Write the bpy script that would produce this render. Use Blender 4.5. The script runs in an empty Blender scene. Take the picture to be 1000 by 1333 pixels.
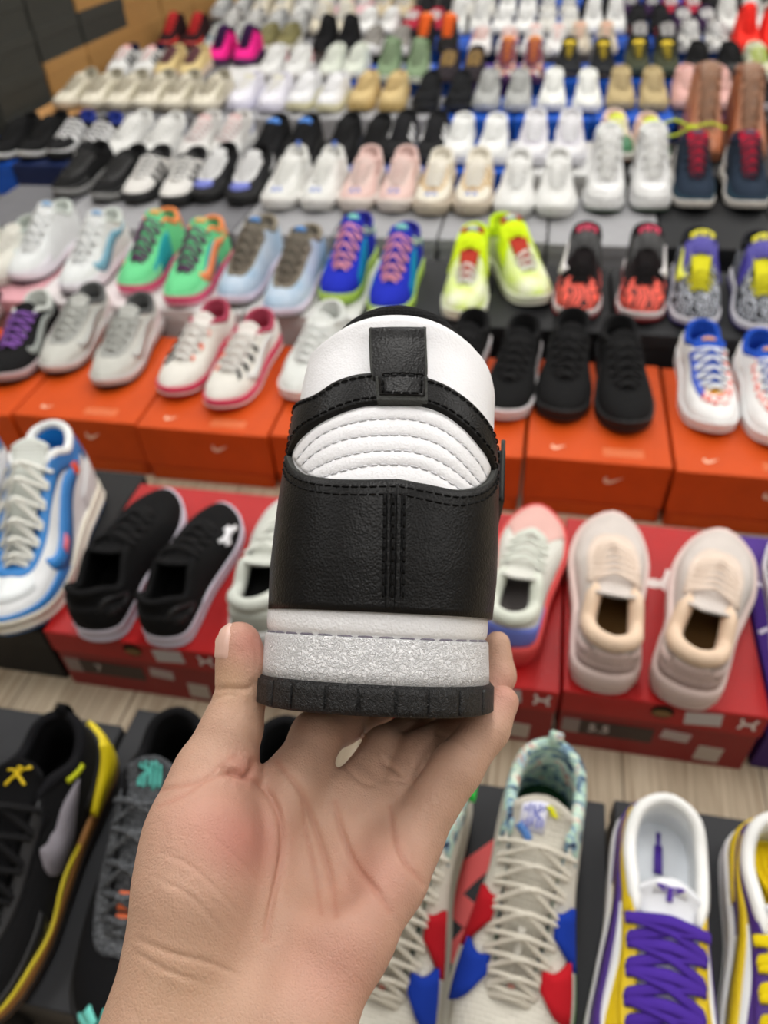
import bpy, bmesh, math, random
import numpy as np
from mathutils import Matrix, Vector
random.seed(7); rng = np.random.default_rng(7)
SC = bpy.context.scene; COL = SC.collection
# ---------------------------------------------------------------- camera
F = 963.0; PW, PH = 1000.0, 1333.0
_D = np.array([255, 898, -963.]); _D /= np.linalg.norm(_D)
_X = np.array([5900, -521, 963.]); _X -= _D * (_X @ _D); _X /= np.linalg.norm(_X)
_Z = np.cross(_X, _D)
R = np.stack([_X, _D, _Z], 1)            # world -> camera rotation
CAM = np.array([0, 0, .95])
cd = bpy.data.cameras.new('camera'); cam = bpy.data.objects.new('camera', cd); COL.objects.link(cam)
cam.matrix_world = Matrix([list(R.T[0]) + [CAM[0]], list(R.T[1]) + [CAM[1]], list(R.T[2]) + [CAM[2]], [0, 0, 0, 1]])
cd.sensor_fit = 'VERTICAL'; cd.sensor_height = 36; cd.lens = F / PH * 36
cd.clip_start = .01; cd.clip_end = 100
cd.dof.use_dof = True; cd.dof.focus_distance = .238; cd.dof.aperture_fstop = 10.5
SC.camera = cam
# ---------------------------------------------------------------- world, light, exposure
w = bpy.data.worlds.new('world'); SC.world = w; w.use_nodes = True
w.node_tree.nodes['Background'].inputs[0].default_value = (.9, .95, 1, 1)
w.node_tree.nodes['Background'].inputs[1].default_value = .4
SC.view_settings.view_transform = 'Standard'; SC.view_settings.look = 'None'
SC.view_settings.gamma = 1; SC.view_settings.use_curve_mapping = False
SC.view_settings.exposure = 0.12
LIGHTS = []
for lx in (-2.0, -.1, 1.8, 3.6):
    for ly in (-.55, 1.0, 2.6, 4.2, 5.8):
        LIGHTS.append((lx, ly))
LPOW = 10.5
for lx, ly in LIGHTS:
    ld = bpy.data.lights.new('panel_light', 'AREA'); ld.shape = 'RECTANGLE'; ld.size = .34; ld.size_y = 1.15
    ld.energy = LPOW * (.6 if ly < 0 else 1.12); ld.color = (1, .985, .96)
    lo = bpy.data.objects.new('panel_light', ld); COL.objects.link(lo); lo.location = (lx, ly, 2.83)

# ---------------------------------------------------------------- pixel helpers (1000x1333 frame, real planes)
def ray(px, py): return R.T @ np.array([(px - PW / 2) / F, -(py - PH / 2) / F, -1])
def up(px, py, z):
    d = ray(px, py); return CAM + d * ((z - CAM[2]) / d[2])
def cam2w(p): return CAM + R.T @ np.array(p)
def pc(px, py, Z): return np.array([(px - PW / 2) / F * Z, -(py - PH / 2) / F * Z, -Z])

# ---------------------------------------------------------------- materials
def lin(h):
    h = h.lstrip('#'); c = [int(h[i:i + 2], 16) / 255 for i in (0, 2, 4)]
    return [x / 12.92 if x <= .04045 else ((x + .055) / 1.055) ** 2.4 for x in c]
MATS = {}
def new_mat(name):
    m = bpy.data.materials.new(name); m.use_nodes = True
    return m, m.node_tree.nodes, m.node_tree.links, m.node_tree.nodes['Principled BSDF']
FIN = {  # rough, spec, bump kind, scale, strength(distance m)
    'knit': (.9, .14, 'knit', 420, .0006), 'mesh': (.88, .18, 'knit', 260, .0012), 'leather': (.42, .5, 'leather', 900, .00025),
    'suede': (.95, .12, 'noise', 700, .0005), 'rubber': (.5, .45, 'noise', 900, .00015), 'foam': (.6, .4, 'noise', 300, .0002),
    'weave': (.42, .35, 'knit', 330, .0004),
    'gloss': (.18, .55, None, 0, 0), 'card': (.55, .22, 'noise', 500, .0001), 'matt': (.9, .2, None, 0, 0),
    'lace': (.85, .25, 'knit', 700, .0005), 'metal': (.25, .5, None, 0, 0), 'print': (.5, .4, None, 0, 0)}
def M(spec):
    """'finish#rrggbb'"""
    if spec in MATS: return MATS[spec]
    if spec in PATTERNS: m = PATTERNS[spec](); MATS[spec] = m; return m
    fin, hx = spec.split('#'); r, sp, bk, sc, dist = FIN[fin]
    m, N, L, b = new_mat(fin + '_' + hx); c = lin(hx)
    b.inputs['Base Color'].default_value = (*c, 1); b.inputs['Roughness'].default_value = r
    b.inputs['Specular IOR Level'].default_value = sp
    if fin == 'metal': b.inputs['Metallic'].default_value = 1
    if bk:
        tc = N.new('ShaderNodeTexCoord'); mix = N.new('ShaderNodeMixRGB'); mix.blend_type = 'MULTIPLY'
        bp = N.new('ShaderNodeBump'); bp.inputs['Distance'].default_value = dist; bp.inputs['Strength'].default_value = 1
        if bk == 'noise':
            t = N.new('ShaderNodeTexNoise'); t.inputs['Scale'].default_value = sc; out = t.outputs['Fac']
        elif bk == 'leather':
            t = N.new('ShaderNodeTexVoronoi'); t.inputs['Scale'].default_value = sc; t.feature = 'SMOOTH_F1'; out = t.outputs['Distance']
        else:
            t = N.new('ShaderNodeTexVoronoi'); t.inputs['Scale'].default_value = sc; t.inputs['Randomness'].default_value = .25; out = t.outputs['Distance']
        L.new(tc.outputs['Object'], t.inputs['Vector']); L.new(out, bp.inputs['Height']); L.new(bp.outputs['Normal'], b.inputs['Normal'])
        n2 = N.new('ShaderNodeTexNoise'); n2.inputs['Scale'].default_value = 28; n2.inputs['Detail'].default_value = 4
        L.new(tc.outputs['Object'], n2.inputs['Vector'])
        rp = N.new('ShaderNodeMapRange'); rp.inputs['To Min'].default_value = .86; rp.inputs['To Max'].default_value = 1.1
        L.new(n2.outputs['Fac'], rp.inputs['Value']); mix.inputs['Fac'].default_value = 1
        mix.inputs['Color1'].default_value = (*c, 1); L.new(rp.outputs['Result'], mix.inputs['Color2']); L.new(mix.outputs[0], b.inputs['Base Color'])
    MATS[spec] = m; return m
def pat(kind, cols, scale, rough=.75, distort=0, stretch=(1, 1, 1)):
    def f():
        m, N, L, b = new_mat('pattern_' + kind); b.inputs['Roughness'].default_value = rough
        tc = N.new('ShaderNodeTexCoord'); mp = N.new('ShaderNodeMapping'); mp.inputs['Scale'].default_value = stretch
        L.new(tc.outputs['Object'], mp.inputs['Vector']); v = mp.outputs[0]
        if kind.startswith('cells'):
            t = N.new('ShaderNodeTexVoronoi'); t.inputs['Scale'].default_value = scale
            L.new(v, t.inputs['Vector']); s = N.new('ShaderNodeSeparateColor'); L.new(t.outputs['Color'], s.inputs[0]); out = s.outputs[0]
        elif kind.startswith('scribble'):
            t = N.new('ShaderNodeTexWave'); t.inputs['Scale'].default_value = scale; t.inputs['Distortion'].default_value = 14
            t.inputs['Detail'].default_value = 1.5; t.inputs['Detail Scale'].default_value = 1.4; L.new(v, t.inputs['Vector']); out = t.outputs['Fac']
        elif kind.startswith('check'):
            t = N.new('ShaderNodeTexChecker'); t.inputs['Scale'].default_value = scale; L.new(v, t.inputs['Vector']); out = t.outputs['Fac']
        else:
            t = N.new('ShaderNodeTexNoise'); t.inputs['Scale'].default_value = scale; t.inputs['Distortion'].default_value = distort; t.inputs['Detail'].default_value = 3
            L.new(v, t.inputs['Vector']); out = t.outputs['Fac']
        cr = N.new('ShaderNodeValToRGB'); cr.color_ramp.interpolation = 'CONSTANT' if not kind.startswith('fade') else 'LINEAR'
        e = cr.color_ramp.elements
        while len(e) < len(cols): e.new(.5)
        for i, (p, c) in enumerate(cols): e[i].position = p; e[i].color = (*lin(c), 1)
        L.new(out, cr.inputs[0]); L.new(cr.outputs[0], b.inputs['Base Color'])
        return m
    return f
PATTERNS = {
    'camo_pastel': pat('noise_camo', [(0, '#20304f'), (.38, '#7f9fb5'), (.46, '#b9d6c4'), (.56, '#dfe6d8'), (.62, '#c9684a'), (.66, '#a9cfd8'), (.76, '#3050b0')], 60, distort=1.5),
    'red_scribble': pat('scribble_red', [(0, '#1c1214'), (.5, '#d2483e')], 22),
    'red_toe': pat('scribble_redtoe', [(0, '#33100f'), (.3, '#ee5a48')], 26),
    'grey_scribble': pat('scribble_grey', [(0, '#23252b'), (.62, '#a7abb5')], 30),
    'blue_check': pat('check_red', [(0, '#f4f2ee'), (.5, '#e0402a')], 110),
    'neon_fade': pat('fade_neon', [(.35, '#c9e04e'), (.65, '#e9edd0')], 18),
    'blue_fade': pat('fade_blue', [(.35, '#9db7cf'), (.65, '#c3cfdc')], 14),
    'grey_speckle': pat('noise_speckle', [(0, '#303236'), (.5, '#4c4f54'), (.58, '#6b6e72')], 500),
    'floral_multi': pat('cells_multi', [(0, '#2b1a26'), (.3, '#b0486a'), (.45, '#3a1f30'), (.6, '#d9a25a'), (.72, '#5a2c6a'), (.85, '#e3d9d2')], 110),
    'zebra': pat('scribble_zebra', [(0, '#e6e4e0'), (.5, '#1b1b1d')], 16),
    'knit_tritone': pat('noise_tri', [(0, '#c7bfa9'), (.45, '#ded8c8'), (.6, '#b3ab93')], 70),
}

# ---------------------------------------------------------------- object helpers
def mesh_obj(name, V, Fc, mat, parent=None, smooth=True, me=None):
    if me is None:
        me = bpy.data.meshes.new(name); me.from_pydata([tuple(map(float, v)) for v in V], [], [tuple(map(int, f)) for f in Fc])
        if smooth: me.polygons.foreach_set('use_smooth', [True] * len(me.polygons))
        me.materials.append(None); me.update()
    o = bpy.data.objects.new(name, me); COL.objects.link(o)
    if mat is not None:
        o.material_slots[0].link = 'OBJECT'; o.material_slots[0].material = M(mat) if isinstance(mat, str) else mat
    if parent is not None: o.parent = parent
    return o
def thing(name, label, cat, loc=(0, 0, 0), rz=0, group=None, kind=None):
    o = bpy.data.objects.new(name, None); COL.objects.link(o); o.location = loc; o.rotation_euler = (0, 0, rz)
    o.empty_display_size = .02
    if label: o['label'] = label
    if cat: o['category'] = cat
    if group: o['group'] = group
    if kind: o['kind'] = kind
    return o
def join(parts):
    V = []; Fc = []; n = 0
    for v, f in parts:
        V.append(np.asarray(v, float)); Fc += [tuple(i + n for i in q) for q in f]; n += len(v)
    return np.concatenate(V), Fc
def box_geo(x0, x1, y0, y1, z0, z1, ch=.0015):
    bm = bmesh.new(); bmesh.ops.create_cube(bm, size=1)
    for v in bm.verts:
        v.co = Vector(((x0 + x1) / 2 + v.co.x * (x1 - x0), (y0 + y1) / 2 + v.co.y * (y1 - y0), (z0 + z1) / 2 + v.co.z * (z1 - z0)))
    if ch: bmesh.ops.bevel(bm, geom=list(bm.edges), offset=ch, segments=1, affect='EDGES')
    bm.verts.index_update(); V = [tuple(v.co) for v in bm.verts]; Fc = [tuple(v.index for v in f.verts) for f in bm.faces]; bm.free()
    return V, Fc
def grid(P, cu=False, cv=False, flip=False):
    P = np.asarray(P, float); n, m = P.shape[:2]; V = P.reshape(-1, 3); Fc = []
    for i in range(n if cu else n - 1):
        for j in range(m if cv else m - 1):
            a, b = i * m + j, ((i + 1) % n) * m + j; c, d = ((i + 1) % n) * m + (j + 1) % m, i * m + (j + 1) % m
            Fc.append((a, d, c, b) if flip else (a, b, c, d))
    return V, Fc
def catmull(P, n, closed=False):
    P = np.asarray(P, float); k = len(P)
    t = np.linspace(0, k, n, endpoint=False) if closed else np.linspace(0, k - 1, n)
    i = np.floor(t).astype(int)
    if not closed: i = np.minimum(i, k - 2)
    f = (t - i)[:, None]
    if closed: g = lambda j: P[j % k]
    else:
        Q = np.vstack([2 * P[0] - P[1], P, 2 * P[-1] - P[-2]]); g = lambda j: Q[j + 1]
    p0, p1, p2, p3 = g(i - 1), g(i), g(i + 1), g(i + 2)
    return .5 * (2 * p1 + (p2 - p0) * f + (2 * p0 - 5 * p1 + 4 * p2 - p3) * f * f + (3 * p1 - p0 - 3 * p2 + p3) * f ** 3)
def sweep(path, ra, rb=None, nseg=8, up_hint=(0, 0, 1), cap=True, closed=False):
    """elliptical tube: ra sideways, rb along the up hint (arrays or numbers)"""
    P = np.asarray(path, float); n = len(P); rb = ra if rb is None else rb
    ra = np.broadcast_to(ra, n); rb = np.broadcast_to(rb, n)
    T = (np.roll(P, -1, 0) - np.roll(P, 1, 0)) if closed else np.gradient(P, axis=0)
    T /= np.linalg.norm(T, axis=1)[:, None] + 1e-12
    U = np.asarray(up_hint, float); U = np.broadcast_to(U, P.shape)
    S = np.cross(T, U); S /= np.linalg.norm(S, axis=1)[:, None] + 1e-12; W = np.cross(S, T)
    a = np.linspace(0, 2 * np.pi, nseg, endpoint=False)
    G = P[:, None] + S[:, None] * (np.cos(a)[None, :, None] * ra[:, None, None]) + W[:, None] * (np.sin(a)[None, :, None] * rb[:, None, None])
    V, Fc = grid(G, cu=closed, cv=True)
    if cap and not closed:
        Fc = list(Fc) + [tuple(range(nseg))[::-1] if False else tuple(range(nseg)), tuple((n - 1) * nseg + k for k in range(nseg - 1, -1, -1))]
    return V, Fc
def bump_ribbon(C, W):
    """2-D ribbon about centre curve C with half widths W -> two border curves"""
    C = np.asarray(C, float); T = np.gradient(C, axis=0); T /= np.linalg.norm(T, axis=1)[:, None] + 1e-12
    Nn = np.stack([-T[:, 1], T[:, 0]], 1); W = np.asarray(W)[:, None]
    return C - Nn * W, C + Nn * W
def patch(surf, A, B, off=.001, th=.001, nb=5, skirt=.002, bulge=0.0, flip=False, round_=True):
    """slab between the 2-D border curves A and B laid on a surface; rounded edges"""
    A = np.asarray(A, float); B = np.asarray(B, float); n = len(A)
    t = np.linspace(0, 1, nb)
    UV = A[:, None] * (1 - t)[None, :, None] + B[:, None] * t[None, :, None]
    P, Nn = surf(UV[..., 0], UV[..., 1])
    h = off + th + bulge * (4 * t * (1 - t))[None, :, None] * np.ones((n, 1, 1))
    G = P + Nn * h
    # skirt ring all round
    full = np.zeros((n + 2, nb + 2, 3)); full[1:-1, 1:-1] = G
    Pb = P + Nn * (off - skirt)
    full[1:-1, 0] = Pb[:, 0]; full[1:-1, -1] = Pb[:, -1]; full[0, 1:-1] = Pb[0]; full[-1, 1:-1] = Pb[-1]
    full[0, 0] = Pb[0, 0]; full[0, -1] = Pb[0, -1]; full[-1, 0] = Pb[-1, 0]; full[-1, -1] = Pb[-1, -1]
    return grid(full, flip=flip)
def const_curve(u0, u1, v, n=14): return np.stack([np.linspace(u0, u1, n), np.full(n, v)], 1)
def lerpc(pts, n=16): return catmull(pts, n)
def mirror(V, Fc):
    V = np.array(V, float); V[:, 0] *= -1; return V, [tuple(reversed(f)) for f in Fc]

# ---------------------------------------------------------------- the shoe generator (right shoe, heel at y=0, toe at +y, 0.30 m)
K = 14
BOT = np.array([(0, .002), (.030, .016), (.035, .06), (.036, .11), (.042, .16), (.047, .212), (.036, .268), (.000, .298),
                (-.031, .274), (-.044, .222), (-.040, .165), (-.032, .11), (-.033, .06), (-.029, .016)])
def topline(hh, ah, fy, fz, ey, ez, lean=.010, wid=1.0):
    """heel height, ankle height, front-of-collar (y,z), throat end (y,z)"""
    m = [fy + (ey - fy) * q for q in (0, .33, .7, 1)]; mz = [fz + (ez - fz) * q for q in (0, .28, .7, 1)]
    R_ = [(0, lean, hh), (.024 * wid, lean + .013, hh - .004), (.031 * wid, .055, ah), (.027 * wid, fy, fz),
          (.021, m[1], mz[1]), (.020, m[2], mz[2]), (.013, ey - .006, ez + .0015), (0, ey, ez)]
    return np.array(R_ + [(-x, y, z) for x, y, z in R_[6:0:-1]])
KINDS = {   # topline args, sole heel/fore height, flare, toe box fullness
    'runner': dict(top=topline(.090, .070, .100, .086, .212, .057), hs=.034, fs=.024, fl=.003, toe=.0),
    'plush': dict(top=topline(.098, .076, .100, .088, .212, .058, lean=.006), hs=.046, fs=.034, fl=.007, toe=.0),
    'court': dict(top=topline(.084, .070, .105, .082, .215, .062), hs=.032, fs=.026, fl=.003, toe=.006),
    'mid': dict(top=topline(.116, .100, .095, .122, .212, .062), hs=.032, fs=.024, fl=.003, toe=.003),
    'high': dict(top=topline(.142, .128, .092, .146, .214, .064), hs=.034, fs=.028, fl=.003, toe=.005),
    'boot': dict(top=topline(.200, .195, .080, .200, .200, .070, wid=1.15), hs=.034, fs=.026, fl=.003, toe=.006),
    'sock': dict(top=topline(.104, .080, .086, .100, .202, .064, lean=.004, wid=.92), cr=.0092, hs=.044, fs=.034, fl=.006, toe=.0),
    'heelup': dict(top=topline(.096, .066, .098, .090, .205, .060), hs=.026, fs=.022, fl=.001, toe=.0),
}
class Last:
    def __init__(s, kind):
        k = KINDS[kind]; s.k = k; nd = 560; s.nd = nd
        b = catmull(BOT, nd, True); t = catmull(k['top'], nd, True)
        y = b[:, 1] / .30
        s.zb = .014 * np.clip((y - .78) / .22, 0, 1) ** 2 + .004 * np.clip((.08 - y) / .08, 0, 1) ** 2
        hs = k['fs'] + (k['hs'] - k['fs']) * np.clip((.62 - y) / .45, 0, 1)
        s.h = hs; B = np.column_stack([b, s.zb + hs - .004]); s.B = B; s.T = t
        tan = np.roll(b, -1, 0) - np.roll(b, 1, 0); tan /= np.linalg.norm(tan, axis=1)[:, None]
        s.out = np.column_stack([tan[:, 1], -tan[:, 0], np.zeros(nd)])
        dz = (t[:, 2] - B[:, 2])[:, None]; zz = np.array([0, 0, 1.])
        toew = np.clip((y - .7) / .3, 0, 1)[:, None]
        s.P1 = B + s.out * .004 + zz * (dz * .45 + k['toe'] * toew)
        s.P2 = t + np.column_stack([(B - t)[:, :2] * .5, np.zeros(nd)]) - zz * dz * .10 + zz * k['toe'] * toew
    def at(s, arr, u):
        x = (np.asarray(u) % 1.0) * s.nd; i = np.floor(x).astype(int) % s.nd; f = (x - np.floor(x))[..., None]
        return arr[i] * (1 - f) + arr[(i + 1) % s.nd] * f
    def pos(s, u, v):
        u, v = np.broadcast_arrays(np.asarray(u, float), np.asarray(v, float)); w = v[..., None]
        b0, b1, b2, b3 = s.at(s.B, u), s.at(s.P1, u), s.at(s.P2, u), s.at(s.T, u)
        return b0 * (1 - w) ** 3 + 3 * b1 * w * (1 - w) ** 2 + 3 * b2 * w * w * (1 - w) + b3 * w ** 3
    def surf(s, u, v):
        e = .004; p = s.pos(u, v); du = s.pos(u + e, v) - s.pos(u - e, v); dv = s.pos(u, np.minimum(v + e, 1)) - s.pos(u, np.maximum(v - e, 0))
        n = np.cross(du, dv); n /= np.linalg.norm(n, axis=-1)[..., None] + 1e-12; return p, n
    def tongue(s, a, b):
        """a across -1..1, b 0 front .. 1 top"""
        T = s.k['top']; fy, fz = T[3][1:]; ey, ez = T[7][1:]
        a, b = np.broadcast_arrays(np.asarray(a, float), np.asarray(b, float))
        hi = .019 if fz > .11 else .013
        yk = [ey + .004, ey * .6 + fy * .4, fy + .006, fy - .016]; zk = [ez - .004, ez * .55 + fz * .45 + .003, fz + .001, fz + hi]
        P = catmull(np.column_stack([yk, zk]), 60); q = np.clip(b, 0, 1) * 59; i = np.minimum(np.floor(q).astype(int), 58); f = (q - i)[..., None]
        c = P[i] * (1 - f) + P[i + 1] * f
        wd = .012 + .011 * np.clip(b / .7, 0, 1)
        p = np.stack([a * wd, c[..., 0] + a * a * (.002 + .009 * b ** 3), c[..., 1] - a * a * (.002 + .004 * b)], -1); return p
    def tsurf(s, a, b):
        e = .01; p = s.tongue(a, b); da = s.tongue(a + e, b) - s.tongue(a - e, b); db = s.tongue(a, np.minimum(b + e, 1)) - s.tongue(a, np.maximum(b - e, 0))
        n = np.cross(db, da); n /= np.linalg.norm(n, axis=-1)[..., None]; n *= np.sign(n[..., 2:3] + 1e-9); return p, n
_L = {}
def last(k):
    if k not in _L: _L[k] = Last(k)
    return _L[k]
def g_upper(l): return grid(l.surf(*np.meshgrid(np.arange(52) / 52, np.linspace(0, 1, 11), indexing='ij'))[0], cu=True)
def _ring(l, off, z): return np.column_stack([l.B[:, :2] + l.out[:, :2] * off, z])
def _rings(l, prof, n=52, caps=(True, False)):
    idx = (np.arange(n) * l.nd / n).astype(int)
    G = np.stack([_ring(l, o, z)[idx] for o, z in prof], 1); V, Fc = grid(G, cu=True)
    V = list(map(tuple, V)); m = len(prof)
    for c, j in ((caps[0], 0), (caps[1], m - 1)):
        if c:
            V.append(tuple(np.mean(G[:, j], 0))); ci = len(V) - 1
            for i in range(n):
                a, b = i * m + j, ((i + 1) % n) * m + j; Fc.append((ci, b, a) if j == 0 else (ci, a, b))
    return V, Fc
def g_midsole(l):
    f = l.k['fl']; zb, h = l.zb, l.h
    return _rings(l, [(-.002, zb + .004), (.0025, zb + .0055), (.001 + f, zb + h * .40), (.0012 + f, zb + h * .78), (.003 + f * .5, zb + h * .97), (.0005, zb + h), (-.006, zb + h - .001)])
def g_outsole(l):
    zb, h = l.zb, l.h
    return _rings(l, [(-.005, zb), (.0015, zb + .0003), (.0032, zb + .0022), (.0036, zb + .0065), (.0005, zb + .0072)])
def g_foxing(l):     # second colour band low on the midsole
    f = l.k['fl']; zb, h = l.zb, l.h
    return _rings(l, [(.0, zb + .0065), (.0038 + f * .5, zb + .0075), (.0028 + f, zb + h * .40), (.001 + f, zb + h * .46)], caps=(False, False))
def g_inner(l):
    n = 52; idx = (np.arange(n) * l.nd / n).astype(int); T = l.T[idx]; c = np.array([0, .12])
    I = np.column_stack([l.B[idx, :2] * [.78, .90] + [0, .010], l.B[idx, 2] + .004])
    inn = T.copy(); inn[:, 0] *= .84; inn[:, 1] = .12 + (inn[:, 1] - .12) * .94; inn[:, 2] -= .010
    G = np.stack([T, inn, inn * .5 + I * .5, I], 1); return grid(G, cu=True, flip=True)
def g_insole(l):
    n = 52; idx = (np.arange(n) * l.nd / n).astype(int)
    I = np.column_stack([l.B[idx, :2] * [.80, .91] + [0, .009], l.B[idx, 2] + .0045])
    V = [tuple(p) for p in I] + [tuple(I.mean(0))]; return V, [(n, i, (i + 1) % n) for i in range(n)]
def g_collar(l, r=None, u0=-3.4 / K, u1=3.4 / K):
    r = l.k.get('cr', .0056)
    u = np.linspace(u0, u1, 30); P = l.at(l.T, u); P[:, 0] *= .93; P[:, 2] -= r * .35
    rr = r * np.clip(np.sin(np.linspace(0, np.pi, 30)) * 3 + .35, .35, 1)
    return sweep(P, rr, rr * 1.25, 8)
def g_tongue(l):
    a, b = np.meshgrid(np.linspace(-1, 1, 7), np.linspace(0, 1, 12), indexing='ij')
    p, n = l.tsurf(a, b); V1, F1 = grid(p); th = .004
    full = np.concatenate([p, (p - n * th)[::-1]], 0); return_ = grid(full, cu=True)
    V, Fc = return_; m = 12; k = 14
    Fc.append(tuple(i * m + m - 1 for i in range(k))); return V, Fc
def _edge(l, side, q):
    """lace eyelet point: q 0 front .. 1 top"""
    u = (6.35 - q * 2.9) / K; u = u if side > 0 else 1 - u
    p, n = l.surf(u, .90); return p + n * .0028
def g_laces(l, rows=6, wd=.0035, th=.0018, style='cross', q1=1.0, lift=.006):
    out = []
    for i in range(rows):
        q = i / (rows - 1) * q1
        for sd in (1, -1):
            if style == 'bar' and sd < 0: continue
            q2 = q if (style == 'bar' or i == 0) else max(0, q - .75 / (rows - 1) * q1)
            A = _edge(l, sd, q); Bp = _edge(l, -sd, q2); mid = (A + Bp) / 2; mid[2] += lift
            tz = l.tongue(0, .05 + .78 * (q + q2) / 2)[..., 2]; mid[2] = max(mid[2], tz + .0035)
            A0 = A + np.array([.003 * sd, 0, -.003]); B0 = Bp + np.array([-.003 * sd, 0, -.003])
            P = catmull([A0, A, mid + (A - mid) * .5 + [0, 0, .0015], mid + [0, 0, .0008 * sd], mid + (Bp - mid) * .5 + [0, 0, .0015], Bp, B0], 15)
            out.append(sweep(P, wd, th, 6))
            if i == 0: break
    return join(out)
def g_bow(l):
    c = _edge(l, 1, 1.0) * .5 + _edge(l, -1, 1.0) * .5; c[2] = l.tongue(0, .84)[2] + .007; c[1] += .004; out = []
    for sd in (1, -1):
        P = [c, c + [sd * .014, .004, .006], c + [sd * .032, .014, -.004], c + [sd * .027, .024, -.014], c + [sd * .011, .011, .001], c]
        out.append(sweep(catmull(P, 18), .0024, .0014, 6))
        P = [c, c + [sd * .008, .012, .003], c + [sd * .020, .034, -.010], c + [sd * .034, .045, -.028]]
        out.append(sweep(catmull(P, 12), .0024, .0014, 6))
    return join(out)
def uvpatch(A, B, **kw):
    A = np.asarray(A, float).copy(); B = np.asarray(B, float).copy(); A[:, 0] /= K; B[:, 0] /= K
    return lambda l: patch(l.surf, lerpc(A, kw.get('n', 18)), lerpc(B, kw.get('n', 18)), off=kw.get('off', .0006), th=kw.get('th', .0008), nb=kw.get('nb', 5), bulge=kw.get('bulge', 0))
def ribbon(C, W, off=.0012, th=.0007, n=18, side=1, nb=3, surf='surf', bulge=0):
    def f(l):
        c = catmull(C, n); wd = catmull(np.column_stack([W, W]), n)[:, 0]
        if surf == 't':
            A, B = bump_ribbon(c * [1, 6], wd); return patch(l.tsurf, A / [1, 6], B / [1, 6], off, th, nb)
        if surf == 'surf':
            c = c * [1, 1.9]; A, B = bump_ribbon(c, wd); A = A / [1, 1.9]; B = B / [1, 1.9]
            if side < 0: A[:, 0] = K - A[:, 0]; B[:, 0] = K - B[:, 0]
            A[:, 0] /= K; B[:, 0] /= K; A[:, 1] = np.clip(A[:, 1], .01, .99); B[:, 1] = np.clip(B[:, 1], .01, .99)
            if side > 0: A, B = B, A
            return patch(l.surf, A, B, off, th, nb, bulge=bulge)
        A, B = bump_ribbon(c, wd); return patch(l.tsurf, A, B, off, th, nb)
    return f
SW_C = [(5.35, .60), (5.1, .40), (4.55, .27), (3.9, .32), (3.0, .45), (2.0, .60), (1.3, .72)]; SW_W = [.02, .17, .34, .33, .24, .12, .01]
def swoosh(side, sc=1.0): return ribbon(SW_C, [x * sc for x in SW_W], side=side)
def stripes(side):
    return lambda l: join([ribbon([(c + .75, .82), (c, .10)], [.17, .17], side=side, n=8)(l) for c in (2.9, 3.6, 4.3)])
def letter_n(side):
    return lambda l: join([ribbon([(2.7, .25), (3.0, .66)], [.14, .14], side=side, n=6)(l), ribbon([(3.0, .64), (3.9, .28)], [.15, .15], side=side, n=6)(l), ribbon([(3.9, .25), (4.15, .64)], [.14, .14], side=side, n=6)(l)])
def tl(pts_w, off=.001, th=.0006):
    """tongue-mark: several ribbons [(pts, halfwidth)]"""
    return lambda l: join([ribbon(p, [w_] * len(p), off, th, max(4, 4 * len(p)), surf='t')(l) for p, w_ in pts_w])
def strap(yc, wid, drop=.30, lift=.004):
    def f(l):
        vs = []; n = 23
        for k in range(n):
            t = k / (n - 1) * 2 - 1; row = []
            for dy in (-wid / 2, -wid / 2 + .002, 0, wid / 2 - .002, wid / 2):
                y = yc + dy
                ub = np.interp(y, [.055, .095, .125, .165, .205], [2.0, 3.0, 4.0, 5.0, 6.0]) / K
                if abs(t) > .38:
                    v = 1 - (abs(t) - .38) / .62 * (1 - drop); p, nn = l.surf(ub if t > 0 else 1 - ub, v)
                    p = p + nn * (lift if abs(dy) < wid / 2 - .0001 else lift - .003)
                else:
                    a = l.surf(ub, 1.0)[0]; bb = np.linspace(0, 1, 40); tt_ = l.tongue(0, bb); o_ = np.argsort(tt_[:, 1]); cz = np.interp(y, tt_[o_, 1], tt_[o_, 2]); pk = max(cz, a[2]) + lift + .006
                    p = np.array([a[0] * t / .38, y, a[2] + lift * .6 + (pk - a[2]) * (1 - (t / .38) ** 2) * .8]); p[2] -= (.003 if abs(dy) > wid / 2 - .0001 else 0)
                row.append(p)
            vs.append(row)
        return grid(np.array(vs), flip=True)
    return f
def g_pull(l):
    c = l.at(l.T, 0.0); P = [c + [0, -.002, -.022], c + [0, -.007, -.006], c + [0, -.006, .010], c + [0, 0, .013], c + [0, .004, .003], c + [0, .004, -.010]]
    return sweep(catmull(P, 16), .0065, .0012, 6, up_hint=(0, -1, .3))
def g_pod(side):
    def f(l):   # moulded sole windows
        return join([_block(l, u, side) for u in (1.2, 2.1, 3.0)])
    return f
def _block(l, u, side):
    us = np.linspace(u - .3, u + .3, 6) / K; us = us if side > 0 else 1 - us
    zf = [.35, .5, .62]; P = []
    for a in us:
        o = l.at(l.out, a); b = l.at(l.B, a); zb = np.interp(a % 1, np.arange(l.nd) / l.nd, l.zb); h = np.interp(a % 1, np.arange(l.nd) / l.nd, l.h)
        P.append([[b[0] + o[0] * (.0035 + l.k['fl']), b[1] + o[1] * (.0035 + l.k['fl']), zb + h * z] for z in zf])
    return grid(np.array(P), flip=side < 0)
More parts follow.
